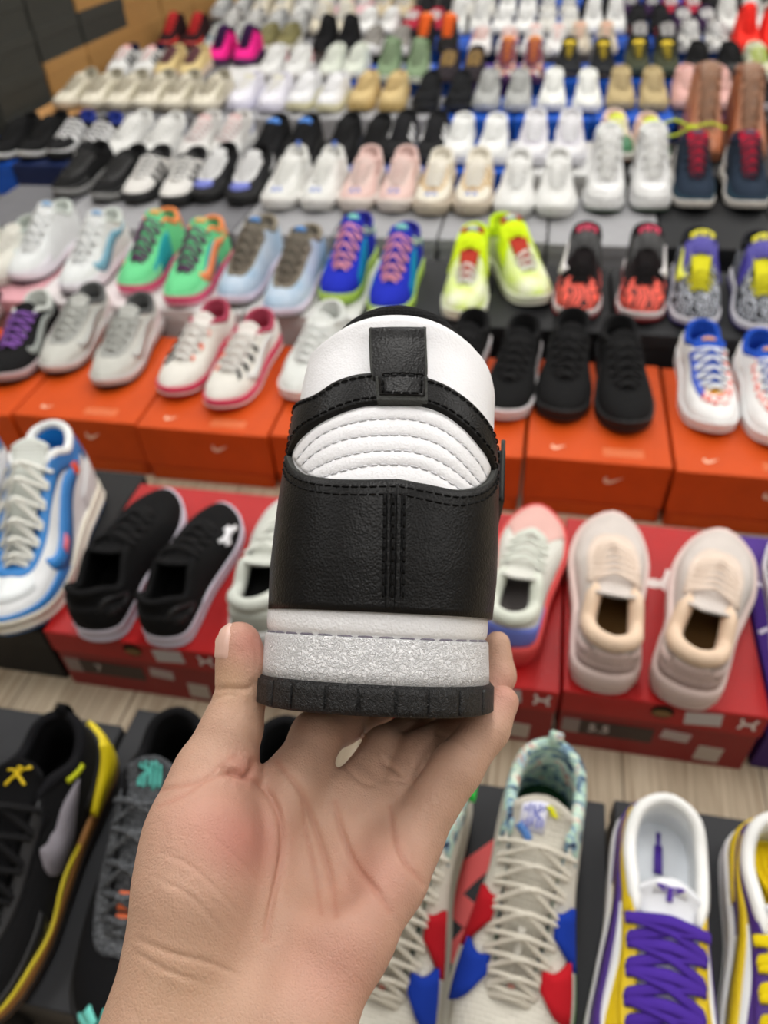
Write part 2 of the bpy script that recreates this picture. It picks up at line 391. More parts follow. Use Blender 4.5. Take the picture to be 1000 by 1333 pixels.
GEO = {
    'upper': g_upper, 'midsole': g_midsole, 'outsole': g_outsole, 'foxing': g_foxing, 'lining': g_inner, 'insole': g_insole, 'collar': g_collar,
    'tongue': g_tongue, 'laces': g_laces, 'laces_bar': lambda l: g_laces(l, 6, style='bar'), 'laces_fat': lambda l: g_laces(l, 7, .0042, .0018),
    'laces_flat': lambda l: join([g_laces(l, 7, .0052, .0014, style='bar', lift=.0075), g_laces(l, 7, .0046, .0012, lift=.004)]), 'laces_many': lambda l: g_laces(l, 9, .0026, .0018), 'laces_short': lambda l: g_laces(l, 4, .0030, .0014, q1=.45), 'bow': g_bow,
    'eyestay': uvpatch([(3.3, .66), (5, .72), (6.3, .74), (7, .78), (7.7, .74), (9, .72), (10.7, .66)], [(3.3, .985), (5, .985), (6.3, .985), (7, .985), (7.7, .985), (9, .985), (10.7, .985)], n=36),
    'toe_cap': uvpatch([(5.0, .01), (6, .01), (7, .01), (8, .01), (9.0, .01)], [(5.0, .10), (6, .30), (7, .40), (8, .30), (9.0, .10)], n=24),
    'toe_guard': uvpatch([(4.6, .01), (6, .01), (7, .01), (8, .01), (9.4, .01)], [(4.6, .34), (6, .22), (7, .18), (8, .22), (9.4, .34)], n=28),
    'toe_box': uvpatch([(6.0, .46), (6.5, .42), (7, .40), (7.5, .42), (8.0, .46)], [(6.0, .97), (6.5, .97), (7, .97), (7.5, .97), (8.0, .97)], n=16, off=.0002, th=.0005),
    'toe_top': uvpatch([(5.4, .03), (6, .03), (7, .03), (8, .03), (8.6, .03)], [(5.4, .97), (6.2, .97), (7, .97), (7.8, .97), (8.6, .97)], n=20, off=.0002, th=.0005, nb=9),
    'heel_counter': uvpatch([(-2.4, .01), (-1, .01), (0, .01), (1, .01), (2.4, .01)], [(-2.4, .22), (-1, .5), (0, .56), (1, .5), (2.4, .22)], n=24),
    'heel_panel': uvpatch([(-1.4, .45), (0, .40), (1.4, .45)], [(-1.4, .97), (0, .97), (1.4, .97)], n=14),
    'ankle_panel': uvpatch([(1.0, .60), (2.2, .62), (3.3, .66)], [(1.0, .975), (2.2, .975), (3.3, .975)], n=16),
    'ankle_panel_inner': uvpatch([(13.0, .60), (11.8, .62), (10.7, .66)][::-1], [(13.0, .975), (11.8, .975), (10.7, .975)][::-1], n=16),
    'side_panel': uvpatch([(3.0, .02), (4, .02), (5.2, .02)], [(3.0, .60), (4, .64), (5.2, .45)], n=14, off=.0003),
    'side_panel_inner': uvpatch([(8.8, .02), (10, .02), (11.0, .02)], [(8.8, .45), (10, .64), (11.0, .60)], n=14, off=.0003),
    'swoosh': swoosh(1), 'swoosh_inner': swoosh(-1), 'mini_swoosh': ribbon([(6.3, .33), (6.2, .24), (6.0, .2), (5.6, .27), (5.2, .36)], [.01, .07, .11, .06, .01], side=1),
    'stripes': stripes(1), 'stripes_inner': stripes(-1), 'letter': letter_n(1), 'letter_inner': letter_n(-1),
    'pull_tab': g_pull, 'sole_pods': g_pod(1), 'sole_pods_inner': g_pod(-1),
    'tongue_label': lambda l: patch(l.tsurf, [(-.55, .80), (-.55, .97)], [(.55, .80), (.55, .97)], .0005, .0008, 4, flip=False),
    'tongue_big': lambda l: patch(l.tsurf, [(-.9, .70), (-.9, .985)], [(.9, .70), (.9, .985)], .0005, .0008, 4, flip=False),
    'tongue_low': lambda l: patch(l.tsurf, [(-.97, .02), (-.97, .62)], [(.97, .02), (.97, .62)], .0003, .0005, 5),
    'strap': strap(.135, .034), 'strap_high': strap(.118, .04, drop=.4),
}
PART_NAME = {'laces_bar': 'laces', 'laces_fat': 'laces', 'laces_flat': 'laces', 'laces_many': 'laces', 'laces_short': 'laces', 'bow': 'lace_bow',
             'ankle_panel_inner': 'ankle_panel', 'side_panel_inner': 'side_panel', 'swoosh': 'side_logo', 'swoosh_inner': 'side_logo', 'mini_swoosh': 'toe_logo',
             'stripes': 'side_stripes', 'stripes_inner': 'side_stripes', 'letter': 'side_letter', 'letter_inner': 'side_letter', 'sole_pods_inner': 'sole_pods',
             'strap_high': 'strap', 'tongue_big': 'tongue_label', 'tongue_low': 'tongue_front', 'upper': 'upper_body', 'foxing': 'sole_band'}
MESH = {}; WIDE = 1.085
def part_mesh(kind, part, side, geo=None):
    key = (kind, part, side)
    if key not in MESH:
        V, Fc = (geo or GEO[part])(last(kind))
        if side < 0: V, Fc = mirror(V, Fc)
        me = bpy.data.meshes.new(PART_NAME.get(part, part)); me.from_pydata([tuple(map(float, v)) for v in V], [], [tuple(map(int, f)) for f in Fc])
        me.polygons.foreach_set('use_smooth', [True] * len(me.polygons)); me.materials.append(None); me.update(); MESH[key] = me
    return MESH[key]
def make_shoe(name, label, group, kind, cols, side, toe=None, heel=None, yaw=0, L=.29, extras=()):
    """toe/heel: world xy of that end; yaw degrees, 0 = toe towards the camera (-y); side +1 right shoe, -1 left shoe"""
    s = L / .30; a = math.radians(yaw); d = np.array([math.sin(a), -math.cos(a)])
    o3 = (np.array(toe[:3]) - np.append(d * L, 0)) if toe is not None else np.array(heel[:3])
    t = thing(name, label, 'shoe', tuple(o3), math.atan2(d[1], d[0]) - math.pi / 2, group); t.scale = (s * WIDE, s, s)
    for p, c in cols.items():
        mesh_obj(PART_NAME.get(p, p), None, None, c, t, me=part_mesh(kind, p, side))
    for p, key, geo, c in extras:
        mesh_obj(p, None, None, c, t, me=part_mesh(kind, key, side, geo))
    return t
def cols(upper, sole, lace=None, out=None, lining=None, tongue=None, lacek='laces', **kw):
    c = dict(upper=upper, midsole=sole, outsole=out or sole, lining=lining or upper, insole=lining or upper, collar=kw.pop('collar', lining or upper), tongue=tongue or upper)
    if lace: c[lacek] = lace
    c.update(kw); return c
# ================================================================ SETTING
def plane_mat(name, fn):
    m, N, L, b = new_mat(name); fn(N, L, b); return m
def floor_fn(N, L, b):
    tc = N.new('ShaderNodeTexCoord'); mp = N.new('ShaderNodeMapping'); mp.inputs['Scale'].default_value = (60, 2.2, 1)
    t = N.new('ShaderNodeTexNoise'); t.inputs['Scale'].default_value = 3; t.inputs['Detail'].default_value = 6
    L.new(tc.outputs['Object'], mp.inputs[0]); L.new(mp.outputs[0], t.inputs['Vector'])
    cr = N.new('ShaderNodeValToRGB'); e = cr.color_ramp.elements
    e[0].position = .3; e[0].color = (*lin('#a08c72'), 1); e[1].position = .7; e[1].color = (*lin('#cdbda4'), 1)
    L.new(t.outputs['Fac'], cr.inputs[0])
    br = N.new('ShaderNodeTexBrick'); br.inputs['Scale'].default_value = 1; br.inputs['Brick Width'].default_value = 1.2; br.inputs['Row Height'].default_value = .18
    br.inputs['Mortar Size'].default_value = .0015; br.inputs['Color1'].default_value = (1, 1, 1, 1); br.inputs['Color2'].default_value = (.86, .86, .86, 1); br.inputs['Mortar'].default_value = (.3, .27, .24, 1)
    mp2 = N.new('ShaderNodeMapping'); mp2.inputs['Rotation'].default_value = (0, 0, math.pi / 2); L.new(tc.outputs['Object'], mp2.inputs[0]); L.new(mp2.outputs[0], br.inputs['Vector'])
    mx = N.new('ShaderNodeMixRGB'); mx.blend_type = 'MULTIPLY'; mx.inputs[0].default_value = 1
    L.new(cr.outputs[0], mx.inputs[1]); L.new(br.outputs[0], mx.inputs[2]); L.new(mx.outputs[0], b.inputs['Base Color']); b.inputs['Roughness'].default_value = .5
def wall_fn(N, L, b):
    tc = N.new('ShaderNodeTexCoord'); t = N.new('ShaderNodeTexNoise'); t.inputs['Scale'].default_value = 8
    L.new(tc.outputs['Object'], t.inputs['Vector']); bp = N.new('ShaderNodeBump'); bp.inputs['Distance'].default_value = .002
    L.new(t.outputs['Fac'], bp.inputs['Height']); L.new(bp.outputs[0], b.inputs['Normal'])
    b.inputs['Base Color'].default_value = (*lin('#9a958c'), 1); b.inputs['Roughness'].default_value = .8
FLOOR_M = plane_mat('vinyl_wood_floor', floor_fn); WALL_M = plane_mat('painted_wall', wall_fn)
def struct(name, g, m):
    o = mesh_obj(name, g[0], g[1], m, smooth=False); o['kind'] = 'structure'; return o
X0, X1, Y0, Y1, ZC = -3.0, 4.2, -1.6, 6.9, 2.9
struct('floor', box_geo(X0, X1, Y0, Y1, -.05, 0, 0), FLOOR_M)
struct('ceiling', box_geo(X0, X1, Y0, Y1, ZC, ZC + .05, 0), WALL_M)
struct('wall_left', box_geo(X0 - .1, X0, Y0, Y1, 0, ZC, 0), WALL_M); struct('wall_right', box_geo(X1, X1 + .1, Y0, Y1, 0, ZC, 0), WALL_M)
struct('wall_back', box_geo(X0, X1, Y1, Y1 + .1, 0, ZC, 0), WALL_M); struct('wall_front', box_geo(X0, X1, Y0 - .1, Y0, 0, ZC, 0), WALL_M)
m_, N_, L_, b_ = new_mat('lit_diffuser'); b_.inputs['Base Color'].default_value = (.9, .9, .9, 1)
b_.inputs['Emission Color'].default_value = (1, .985, .96, 1); b_.inputs['Emission Strength'].default_value = 4.0; DIFF_M = m_
dm = fm = None
for i, (lx, ly) in enumerate(LIGHTS):
    t = thing('ceiling_light', None, 'ceiling light', (lx, ly, ZC), 0, 'white rectangular ceiling light panels')
    t['label'] = 'white ceiling light panel, %s from the left, %s along the ceiling' % (['first', 'second', 'third', 'fourth'][i // 5], ['first', 'second', 'third', 'fourth', 'fifth'][i % 5])
    if dm is None:
        g = join([box_geo(-.2, .2, -.61, -.585, -.06, -.001, .002), box_geo(-.2, .2, .585, .61, -.06, -.001, .002), box_geo(-.2, -.178, -.585, .585, -.06, -.001, 0), box_geo(.178, .2, -.585, .585, -.06, -.001, 0)])
        a_ = mesh_obj('frame', g[0], g[1], 'metal#d8d8d8', t, smooth=False); fm = a_.data
        g = box_geo(-.178, .178, -.585, .585, -.05, -.03, 0); a_ = mesh_obj('diffuser', g[0], g[1], DIFF_M, t, smooth=False); dm = a_.data
    else: mesh_obj('frame', None, None, 'metal#d8d8d8', t, me=fm); mesh_obj('diffuser', None, None, DIFF_M, t, me=dm)

# ================================================================ BOXES
def text_geo(s, size, ext=.0003, align='CENTER'):
    cu = bpy.data.curves.new('txt', 'FONT'); cu.body = s; cu.size = size; cu.extrude = ext; cu.align_x = align; cu.align_y = 'CENTER'; cu.resolution_u = 3
    o = bpy.data.objects.new('txt', cu); me = o.to_mesh(); V = [tuple(v.co) for v in me.vertices]; Fc = [tuple(p.vertices) for p in me.polygons]
    o.to_mesh_clear(); bpy.data.objects.remove(o); bpy.data.curves.remove(cu); return V, Fc
def tf(g, M4):
    V = np.asarray(g[0], float) @ np.array(M4.to_3x3()).T + np.array(M4.translation); return V, g[1]
def flat_on_top(g, x, y, z, rot=0): return tf(g, Matrix.Translation((x, y, z)) @ Matrix.Rotation(rot, 4, 'Z'))
def flat_on_front(g, x, y, z, roll=0): return tf(g, Matrix.Translation((x, y, z)) @ Matrix.Rotation(math.pi / 2, 4, 'X') @ Matrix.Rotation(roll, 4, 'Z'))
def rib2(C, W, n=16, ext=.0004):
    c = catmull(C, n); wd = catmull(np.column_stack([W, W]), n)[:, 0]; A, B = bump_ribbon(c, wd)
    V = [(*p, ext) for p in A] + [(*p, ext) for p in B]; return V, [(i, i + 1, n + i + 1, n + i) for i in range(n - 1)]
def swoosh2(s): return rib2(np.array([(-.42, .26), (-.5, .0), (-.36, -.2), (-.1, -.16), (.25, .03), (.6, .24)]) * s, np.array([.01, .1, .14, .12, .06, .003]) * s)
def ua2(s):
    a = rib2(np.array([(-.42, .5), (-.30, .12), (0, -.06), (.30, .12), (.42, .5)]) * s, np.array([.09, .1, .09, .1, .09]) * s, 14)
    b = rib2(np.array([(-.42, -.5), (-.30, -.12), (0, .06), (.30, -.12), (.42, -.5)]) * s, np.array([.09, .1, .09, .1, .09]) * s, 14)
    return join([a, (np.array(b[0]) + [0, 0, .0002], b[1])])
BOXGRP = {}
def shoebox(x0, x1, y0, depth, z0, h, col, lidcol, label, group, lidfrac=.35, over=.002, extra=None, rz=0):
    cx = (x0 + x1) / 2; wd = (x1 - x0) / 2
    t = thing('shoe_box', label, 'shoe box', (cx, y0 + depth / 2, z0), rz, group)
    hl = h * lidfrac; d2 = depth / 2
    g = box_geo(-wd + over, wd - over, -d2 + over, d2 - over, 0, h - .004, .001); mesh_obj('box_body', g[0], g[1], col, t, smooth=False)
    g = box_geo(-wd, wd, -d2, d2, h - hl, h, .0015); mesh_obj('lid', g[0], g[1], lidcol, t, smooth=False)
    if extra: extra(t, wd, d2, h, hl)
    return t
def put(name, g, c, t): return mesh_obj(name, g[0], g[1], c, t, smooth=False)
def orange_extra(t, wd, d2, h, hl):
    put('front_logo', flat_on_front(swoosh2(.028), wd * .25, -d2 - .0004, h * .72), 'print#f0c9b0', t)
    put('drawer_logo', flat_on_front(swoosh2(.030), -wd * .35, -d2 + .0014, h * .14), 'print#f0a070', t)
    g = []
    for k in range(4): g.append(flat_on_top(box_geo(-.035, .035, -.0006, .0006, 0, .0004, 0), wd * .35, -d2 + .022 + k * .006, h))
    put('lid_print', join(g), 'print#f5b080', t)
    put('top_logo', flat_on_top(swoosh2(.022), -wd * .55, -d2 + .035, h + .0004), 'print#f5c8a8', t)
    # moulded drawer front lip
    put('drawer_lip', box_geo(-wd + .012, wd - .012, -d2 + .0005, -d2 + .004, h * .02, h * .235, .001), 'card#c04a0c', t)
def red_extra(size=None, rot=0):
    def f(t, wd, d2, h, hl):
        a = np.linspace(0, 2 * np.pi, 24, endpoint=False); r = .014; q_ = wd / .137
        V = [(r * math.cos(q), r * math.sin(q), 0) for q in a] + [(r * .8 * math.cos(q), r * .8 * math.sin(q), .0006) for q in a]
        put('finger_hole_shade', flat_on_front((V, [tuple(range(24))]), .0, -d2 - .0008, h - .016), 'matt#2a1a10', t)  # flat disc on the closed front; the hole's inner shade is its dark colour
        put('hole_liner', flat_on_front((np.array(V) * [.86, .5, 1] - [0, .004, 0], [tuple(range(24))]), .0, -d2 - .0012, h - .016), 'card#8a6a42', t)
        put('lid_logo', flat_on_top(ua2(.06), 0.0, .04, h + .0003, .0), 'print#efe6e2', t)
        put('price_label', flat_on_front(box_geo(-.022, .022, -.013, .013, 0, .0006, 0), wd * .40, -d2 - .0006, h - .020, .1), 'print#c9c2c0', t)
        put('front_logo', flat_on_front(ua2(.022), wd * .82, -d2 - .0012, h - .018), 'print#efe6e2', t)
        put('tag_sticker', flat_on_front(box_geo(-.018, .018, -.010, .010, 0, .0006, 0), wd * .22, -d2 - .0002 + .0018, h * .46, -.12), 'print#b8a8a4', t)
        put('barcode_label', flat_on_front(box_geo(-.016, .016, -.017, .017, 0, .0006, 0), wd * .60, -d2 + .0016, h * .22, -.05), 'print#b9aca0', t)
        put('size_label', flat_on_front(box_geo(-.052 * q_, .052 * q_, -.016, .016, 0, .0006, 0), -wd * .38, -d2 + .0016, h * .40), 'print#3a2a26', t)
        put('size_label_end', flat_on_front(box_geo(-.012, .012, -.016, .016, 0, .0006, 0), -wd * .38 - .064 * q_, -d2 + .0016, h * .40), 'print#8d7d78', t)
        if size: put('size_number', flat_on_front(text_geo(size, .024), -wd * .38 - .022, -d2 + .0008, h * .40), 'print#c9bdb6', t)
    return f
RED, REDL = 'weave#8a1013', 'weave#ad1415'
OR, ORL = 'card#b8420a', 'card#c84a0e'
g_ = 'red shoe boxes on the floor'
shoebox(-.645, -.375, .555, .33, 0, .13, RED, REDL, 'red shoe box under the black trainers with white soles', g_, extra=red_extra('7'))
shoebox(-.370, -.155, .565, .33, 0, .13, RED, REDL, 'red shoe box behind the thumb, under the pale grey trainers', g_, extra=red_extra('6'))
shoebox(-.150, .082, .567, .33, 0, .13, RED, REDL, 'red shoe box right behind the held shoe, under the red-toed trainer', g_, extra=red_extra('6.5'))
shoebox(.086, .336, .572, .33, 0, .13, RED, REDL, 'red shoe box with dark size label under the beige-pink trainers', g_, extra=red_extra('5.5'))
def purple_extra(t, wd, d2, h, hl):
    put('lid_logo', flat_on_top(rib2(np.array([(-.5, .5), (0, -.1), (.5, .5)]) * .02, [.003] * 3, 8), -wd * .82, .06, h + .0004), 'print#e8e2f0', t)
    put('lid_mark', flat_on_top(rib2(np.array([(-.5, .0), (0, .3), (.5, .0)]) * .03, [.003] * 3, 8), -wd * .86, -.03, h + .0004), 'print#e8e2f0', t)
shoebox(.345, .60, .58, .33, 0, .12, 'card#3d1f66', 'card#4b2a86', 'purple shoe box at the right edge beside the red box', 'shoe boxes on the floor', extra=purple_extra)
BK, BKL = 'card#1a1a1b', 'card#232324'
def dark_extra(t, wd, d2, h, hl):
    put('lid_text', flat_on_front(text_geo('AIR', .018), -wd * .6, -d2 - .0003, h - hl / 2), 'print#3c3c3e', t)
shoebox(-.935, -.655, .56, .36, 0, .12, BK, BKL, 'matte black shoe box under the blue and white high-tops', 'shoe boxes on the floor', extra=dark_extra)
# orange row
oe = [(-1.27, -1.005, 'under the black and purple trainer at the left edge'), (-1.0, -.735, 'under the two grey running shoes'), (-.73, -.465, 'under the white running shoes with pink soles'),
      (-.460, -.215, 'left behind the held shoe, under the plain white trainers'), (-.210, .008, 'right behind the held shoe, under the black shoe with white sole'),
      (.014, .262, 'under the all-black running shoes'), (.268, .53, 'under the white and blue patchwork running shoes')]
for i, (a, b, d) in enumerate(oe):
    shoebox(a, b, 1.045 + (i % 2) * .006, .33, 0, .13, OR, ORL, 'orange shoe box ' + d, 'orange shoe boxes in the middle row', lidfrac=.72, extra=orange_extra)
# bottom row dark boxes (top .13)
for a, b, y, h, d in [(-.735, -.46, .10, .13, 'under the black basketball shoe with yellow heel'), (-.455, -.20, .13, .125, 'under the black shoe with turquoise marks'),
                      (-.125, .135, .10, .128, 'with a red emblem under the cream mesh high-tops'), (.145, .42, .105, .13, 'under the yellow and purple sneakers')]:
    def ex(t, wd, d2, hh, hl, d=d):
        if 'red emblem' in d:
            Y_ = -d2 + .16
            put('lid_emblem', join([flat_on_top(rib2([(.030, .10), (-.018, .045), (.012, .015), (-.012, -.02)], [.011, .013, .013, .010], 12), -.012, Y_, hh + .0005),
                                    flat_on_top(rib2([(-.012, -.035), (-.012, -.055)], [.009, .009], 4), -.012, Y_, hh + .0005)]), 'print#e8504e', t)
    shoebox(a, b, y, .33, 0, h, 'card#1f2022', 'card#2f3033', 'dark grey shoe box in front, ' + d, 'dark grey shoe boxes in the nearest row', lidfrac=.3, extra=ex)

# raised rows: low plinths carrying a line of shoe boxes each
ROWS = [  # y front, x0, x1, colours
    ('second raised', 1.385, -1.75, 1.25, None), ]
def plinth(y, d, x0, x1, h, lab, col='card#77777a'):
    t = thing('display_plinth', lab, 'display stand', ((x0 + x1) / 2, y + d / 2, 0), 0, 'low plinths carrying the raised shoe boxes')
    wd = (x1 - x0) / 2
    g = box_geo(-wd, wd, -d / 2, d / 2, h - .018, h, .002); put('top_board', g, col, t)
    g = box_geo(-wd + .004, wd - .004, -d / 2 + .006, -d / 2 + .022, 0, h - .018, .001); put('front_board', g, col, t)
    for s in (-1, 1): put('side_board', box_geo(s * wd - s * .02 - .008, s * wd - s * .02 + .008, -d / 2 + .022, d / 2 - .01, 0, h - .018, .001), col, t)
CN = {'#6e6e72': 'mid grey', '#9b9b9e': 'light grey', '#d6d6d4': 'white', '#1d1e20': 'black', '#2b2c2e': 'charcoal', '#1550b4': 'bright blue', '#14234c': 'navy blue', '#b98a55': 'brown card', '#9fb2bd': 'pale grey', '#e3dcdc': 'off-white', '#d9a0a8': 'pale pink', '#4a2a8a': 'violet'}
def boxrow(y, segs, ztop, nm, ph=.10, depth=.32):
    xs0 = segs[0][0]; xs1 = segs[-1][1]
    plinth(y - .005, depth + .01, xs0 - .01, xs1 + .01, ph, 'low grey plinth under the %s of shoe boxes' % nm)
    for i, (a, b, c) in enumerate(segs):
        shoebox(a + .003, b - .003, y + (i % 3) * .003, depth - .01, ph, ztop - ph, 'card' + c, 'card' + c,
                '%s shoe box, number %s from left in the %s' % (CN[c], ['one', 'two', 'three', 'four', 'five', 'six', 'seven', 'eight', 'nine', 'ten', 'eleven', 'twelve', 'thirteen', 'fourteen', 'fifteen', 'sixteen', 'seventeen', 'eighteen'][i], nm),
                'shoe boxes in the ' + nm, lidfrac=.3)
def segs(x0, step, cs): return [(x0 + i * step, x0 + (i + 1) * step, c) for i, c in enumerate(cs)]
ZR = .20
BASE = {}
ZB2 = .17
boxrow(1.432, segs(-1.72, .27, ['#e3dcdc', '#d9a0a8', '#e3dcdc', '#d6d6d4', '#d6d6d4', '#2b2c2e', '#1d1e20', '#2b2c2e', '#2b2c2e', '#1d1e20', '#2b2c2e']), ZB2, 'row behind the orange boxes', ph=.07)
boxrow(1.80, segs(-1.60, .27, ['#6e6e72', '#9b9b9e', '#6e6e72', '#9b9b9e', '#9b9b9e', '#9b9b9e', '#9b9b9e', '#1d1e20', '#2b2c2e', '#1d1e20']), ZR, 'third row back')
boxrow(2.29, segs(-2.55, .27, ['#1d1e20', '#14234c', '#1550b4', '#14234c', '#9b9b9e', '#9b9b9e', '#2b2c2e', '#1550b4', '#1550b4', '#d6d6d4', '#1d1e20', '#2b2c2e', '#1d1e20', '#1d1e20']), ZR, 'fourth row back')
boxrow(2.83, segs(-2.02, .27, ['#b98a55', '#6e6e72', '#6e6e72', '#9b9b9e', '#9b9b9e', '#9b9b9e', '#1550b4', '#1550b4', '#1550b4', '#14234c', '#2b2c2e', '#1d1e20']), ZR, 'fifth row back')
boxrow(3.36, segs(-2.0, .27, ['#9b9b9e', '#6e6e72', '#d6d6d4', '#9b9b9e', '#1550b4', '#1550b4', '#4a2a8a', '#1550b4', '#1550b4', '#1550b4', '#2b2c2e', '#1d1e20']), ZR, 'sixth row back')
boxrow(3.95, segs(-2.0, .27, ['#9b9b9e', '#9b9b9e', '#6e6e72', '#9b9b9e', '#1d1e20', '#1550b4', '#14234c', '#9b9b9e', '#1550b4', '#1550b4', '#2b2c2e', '#1d1e20']), ZR, 'seventh row back')
boxrow(4.52, segs(-2.0, .27, ['#2b2c2e', '#9b9b9e', '#6e6e72', '#9b9b9e', '#1d1e20', '#1d1e20', '#14234c', '#1550b4', '#14234c', '#1550b4', '#2b2c2e', '#1d1e20']), ZR, 'eighth row back')
boxrow(5.12, segs(-2.0, .27, ['#2b2c2e', '#9b9b9e', '#6e6e72', '#9b9b9e', '#1d1e20', '#1d1e20', '#14234c', '#1550b4', '#14234c', '#1550b4', '#2b2c2e', '#1d1e20']), ZR, 'ninth row back')

# ================================================================ SHOES
YR = {}
def two(p, where, group, z, a, b, desc, kind, c, name='sneaker', L=.285, yaw=0, yaw2=None, extras=(), only=None, away=False):
    pts = [None if q is None else up(q[0], q[1], z) for q in (a, b)]
    if a is not None and b is not None and name != 'lace_up':
        dv = pts[1][:2] - pts[0][:2]; ln = np.linalg.norm(dv); need = .106 * L / .29
        if ln < need:
            m_ = (pts[0] + pts[1]) / 2; dv = np.append(dv / ln * need / 2, 0); pts = [m_ - dv, m_ + dv]
    for i, px in enumerate((a, b)):
        if only is not None and only != i or px is None: continue
        side = (1 if i == 0 else -1) * (-1 if away else 1)
        q = pts[i]
        yy = yaw if i == 0 or yaw2 is None else yaw2
        lab = '%s %s, %s' % ('left' if i == 0 else 'right', desc, where)
        make_shoe(name, lab, group, kind, c, side, toe=q, yaw=yy, L=L, extras=extras)
def by2(heel, toe, z, label, group, kind, c, side, name='sneaker', extras=(), L=None):
    h = up(*heel, z); t = up(*toe, z); d = t - h; ln = math.hypot(d[0], d[1]); yaw = math.degrees(math.atan2(d[0], -d[1]))
    print('SHOE %-40s len %.3f yaw %.0f' % (label[:40], ln, yaw))
    return make_shoe(name, label, group, kind, c, side, heel=h, yaw=yaw, L=L or ln, extras=extras)
# ---- orange row
zA = .1302; gA = 'running shoes on the orange boxes'; wA = ''
def A(*a, **k): two(None, k.pop('where', 'on the orange boxes'), gA, zA, *a, **k)
A((-75, 480), (4, 506), 'black running shoe with purple laces and pale collar', 'runner', cols('knit#1b1b1c', 'foam#b9a7a8', 'lace#8a5bb0', out='rubber#1a1a1a', lining='knit#c9cdc8', swoosh='print#8f9490', swoosh_inner='print#8f9490'), name='running_shoe', yaw=8)
A((70, 494), (137, 512), 'pale grey mesh running shoe', 'runner', cols('mesh#c6c6bf', 'foam#cfccca', 'lace#b3b5b0', out='rubber#1d1d1d', lining='knit#5d5e5e', tongue='mesh#b6b7b2', eyestay='mesh#a9aaa6', swoosh='print#b5b6b2', swoosh_inner='print#b5b6b2', heel_counter='foam#d8c9c9'), name='running_shoe', yaw=4)
A((222, 524), (283, 541), 'white running shoe with black lace loops and pink sole', 'runner', cols('mesh#e3e0d8', 'foam#d2305a', 'lace#e4e2dd', out='rubber#c8283a', lining='knit#b0485e', swoosh='print#d6d6d4', tongue='mesh#e6e0da', foxing='foam#d8cfc8', heel_counter='foam#e8e2dc'), name='running_shoe', yaw=-4,
  extras=[('lace_loops', 'loopA', lambda l: join([ribbon([(5.9 - i * .62, .93), (5.8 - i * .62, .62)], [.10, .13], side=s, n=6, off=.003)(l) for i in range(4) for s in (1,)]), 'print#151515'),
          ('orange_loops', 'loopB', lambda l: join([ribbon([(5.7 - i * .9, .95), (5.6 - i * .9, .76)], [.10, .13], side=-1, n=6, off=.003)(l) for i in range(3)]), 'print#f06a40')])
A((383, 528), (452, 545), 'plain white running shoe', 'runner', cols('mesh#dde0dc', 'foam#e6e6e4', 'lace#e8eae8', swoosh='print#c5cac8'), name='running_shoe', yaw=-4)
A((580, 545), (650, 554), 'black running shoe with white sole', 'runner', cols('mesh#141415', 'foam#d8d2d4', 'lace#1c1c1d', out='rubber#c9c4c4', lining='knit#1a1a1b'), name='running_shoe', yaw=-6)
A((728, 556), (815, 571), 'all-black running shoe', 'runner', cols('mesh#151516', 'foam#131314', 'lace#1b1b1c', lining='knit#1c1c1d'), name='running_shoe', yaw=-3, yaw2=3, L=.30)
A((930, 572), (1015, 590), 'white running shoe with blue collar and red check patches', 'runner', cols('leather#efefee', 'foam#ececec', 'lace#e9edf0', out='rubber#dcdcdc', lining='knit#2450b8', tongue='mesh#2c58c0', collar='knit#2450b8', heel_counter='leather#f0ece6'), name='running_shoe', yaw=2,
  extras=[('blue_eyestay', 'eyeblu', uvpatch([(3.3, .62), (5, .66), (6.2, .66)], [(3.3, .985), (5, .985), (6.2, .985)], n=24), 'leather#2b52c4'),
          ('red_eyestay', 'eyered', uvpatch([(7.8, .66), (9, .66), (10.7, .62)], [(7.8, .985), (9, .985), (10.7, .985)], n=24), 'blue_check'),
          ('check_panel', 'chk', uvpatch([(6.1, .62), (7, .60), (7.8, .60)], [(6.1, .86), (7, .84), (7.8, .84)], n=12, off=.001), 'blue_check'),
          ('yellow_panel', 'yel', uvpatch([(6.0, .84), (7, .84), (7.9, .84)], [(6.0, .98), (7, .98), (7.9, .98)], n=12, off=.0012), 'leather#e3a92c'),
          ('tongue_patch', 'tp', tl([([(-.5, .86), (.5, .86)], .3)]), 'print#e9a33a')])
# ---- second row (basketball shoes)
zB = ZR + .0002; gB = 'basketball shoes in the row behind the orange boxes'
def B(*a, **k): two(None, k.pop('where', 'behind the orange boxes'), gB, ZB2 + .0002, *a, name='basketball_shoe', **k)
B((-85, 375), (-22, 380), 'off-white low shoe at the left edge', 'court', cols('mesh#dcdad0', 'foam#d6d3ca', 'lace#e4e2da', lining='knit#b9c0b8'))
B((24, 374), (90, 390), 'white mid shoe with pale blue side mark', 'mid', cols('mesh#dfe2e2', 'foam#e8e3ea', 'lace#eceeee', out='rubber#3b3340', lining='knit#cfd6d0', swoosh='print#6fa6bd', tongue_label='print#7fa8d0', toe_guard='leather#e6e4ea'), yaw=-3)
B((168, 390), (228, 405), 'mint green mid shoe with purple laces and pink sole', 'mid', cols('knit#6fd392', 'foam#e0547e', 'lace#6a2366', out='rubber#e9a9b8', lining='knit#58b97c', swoosh='print#f08a52', heel_panel='knit#ef8c50', tongue_label='print#f0b060', collar='knit#f0935a', side_panel='knit#2aa0a8', side_panel_inner='knit#2aa0a8', toe_guard='knit#8be0a6'), yaw=-3)
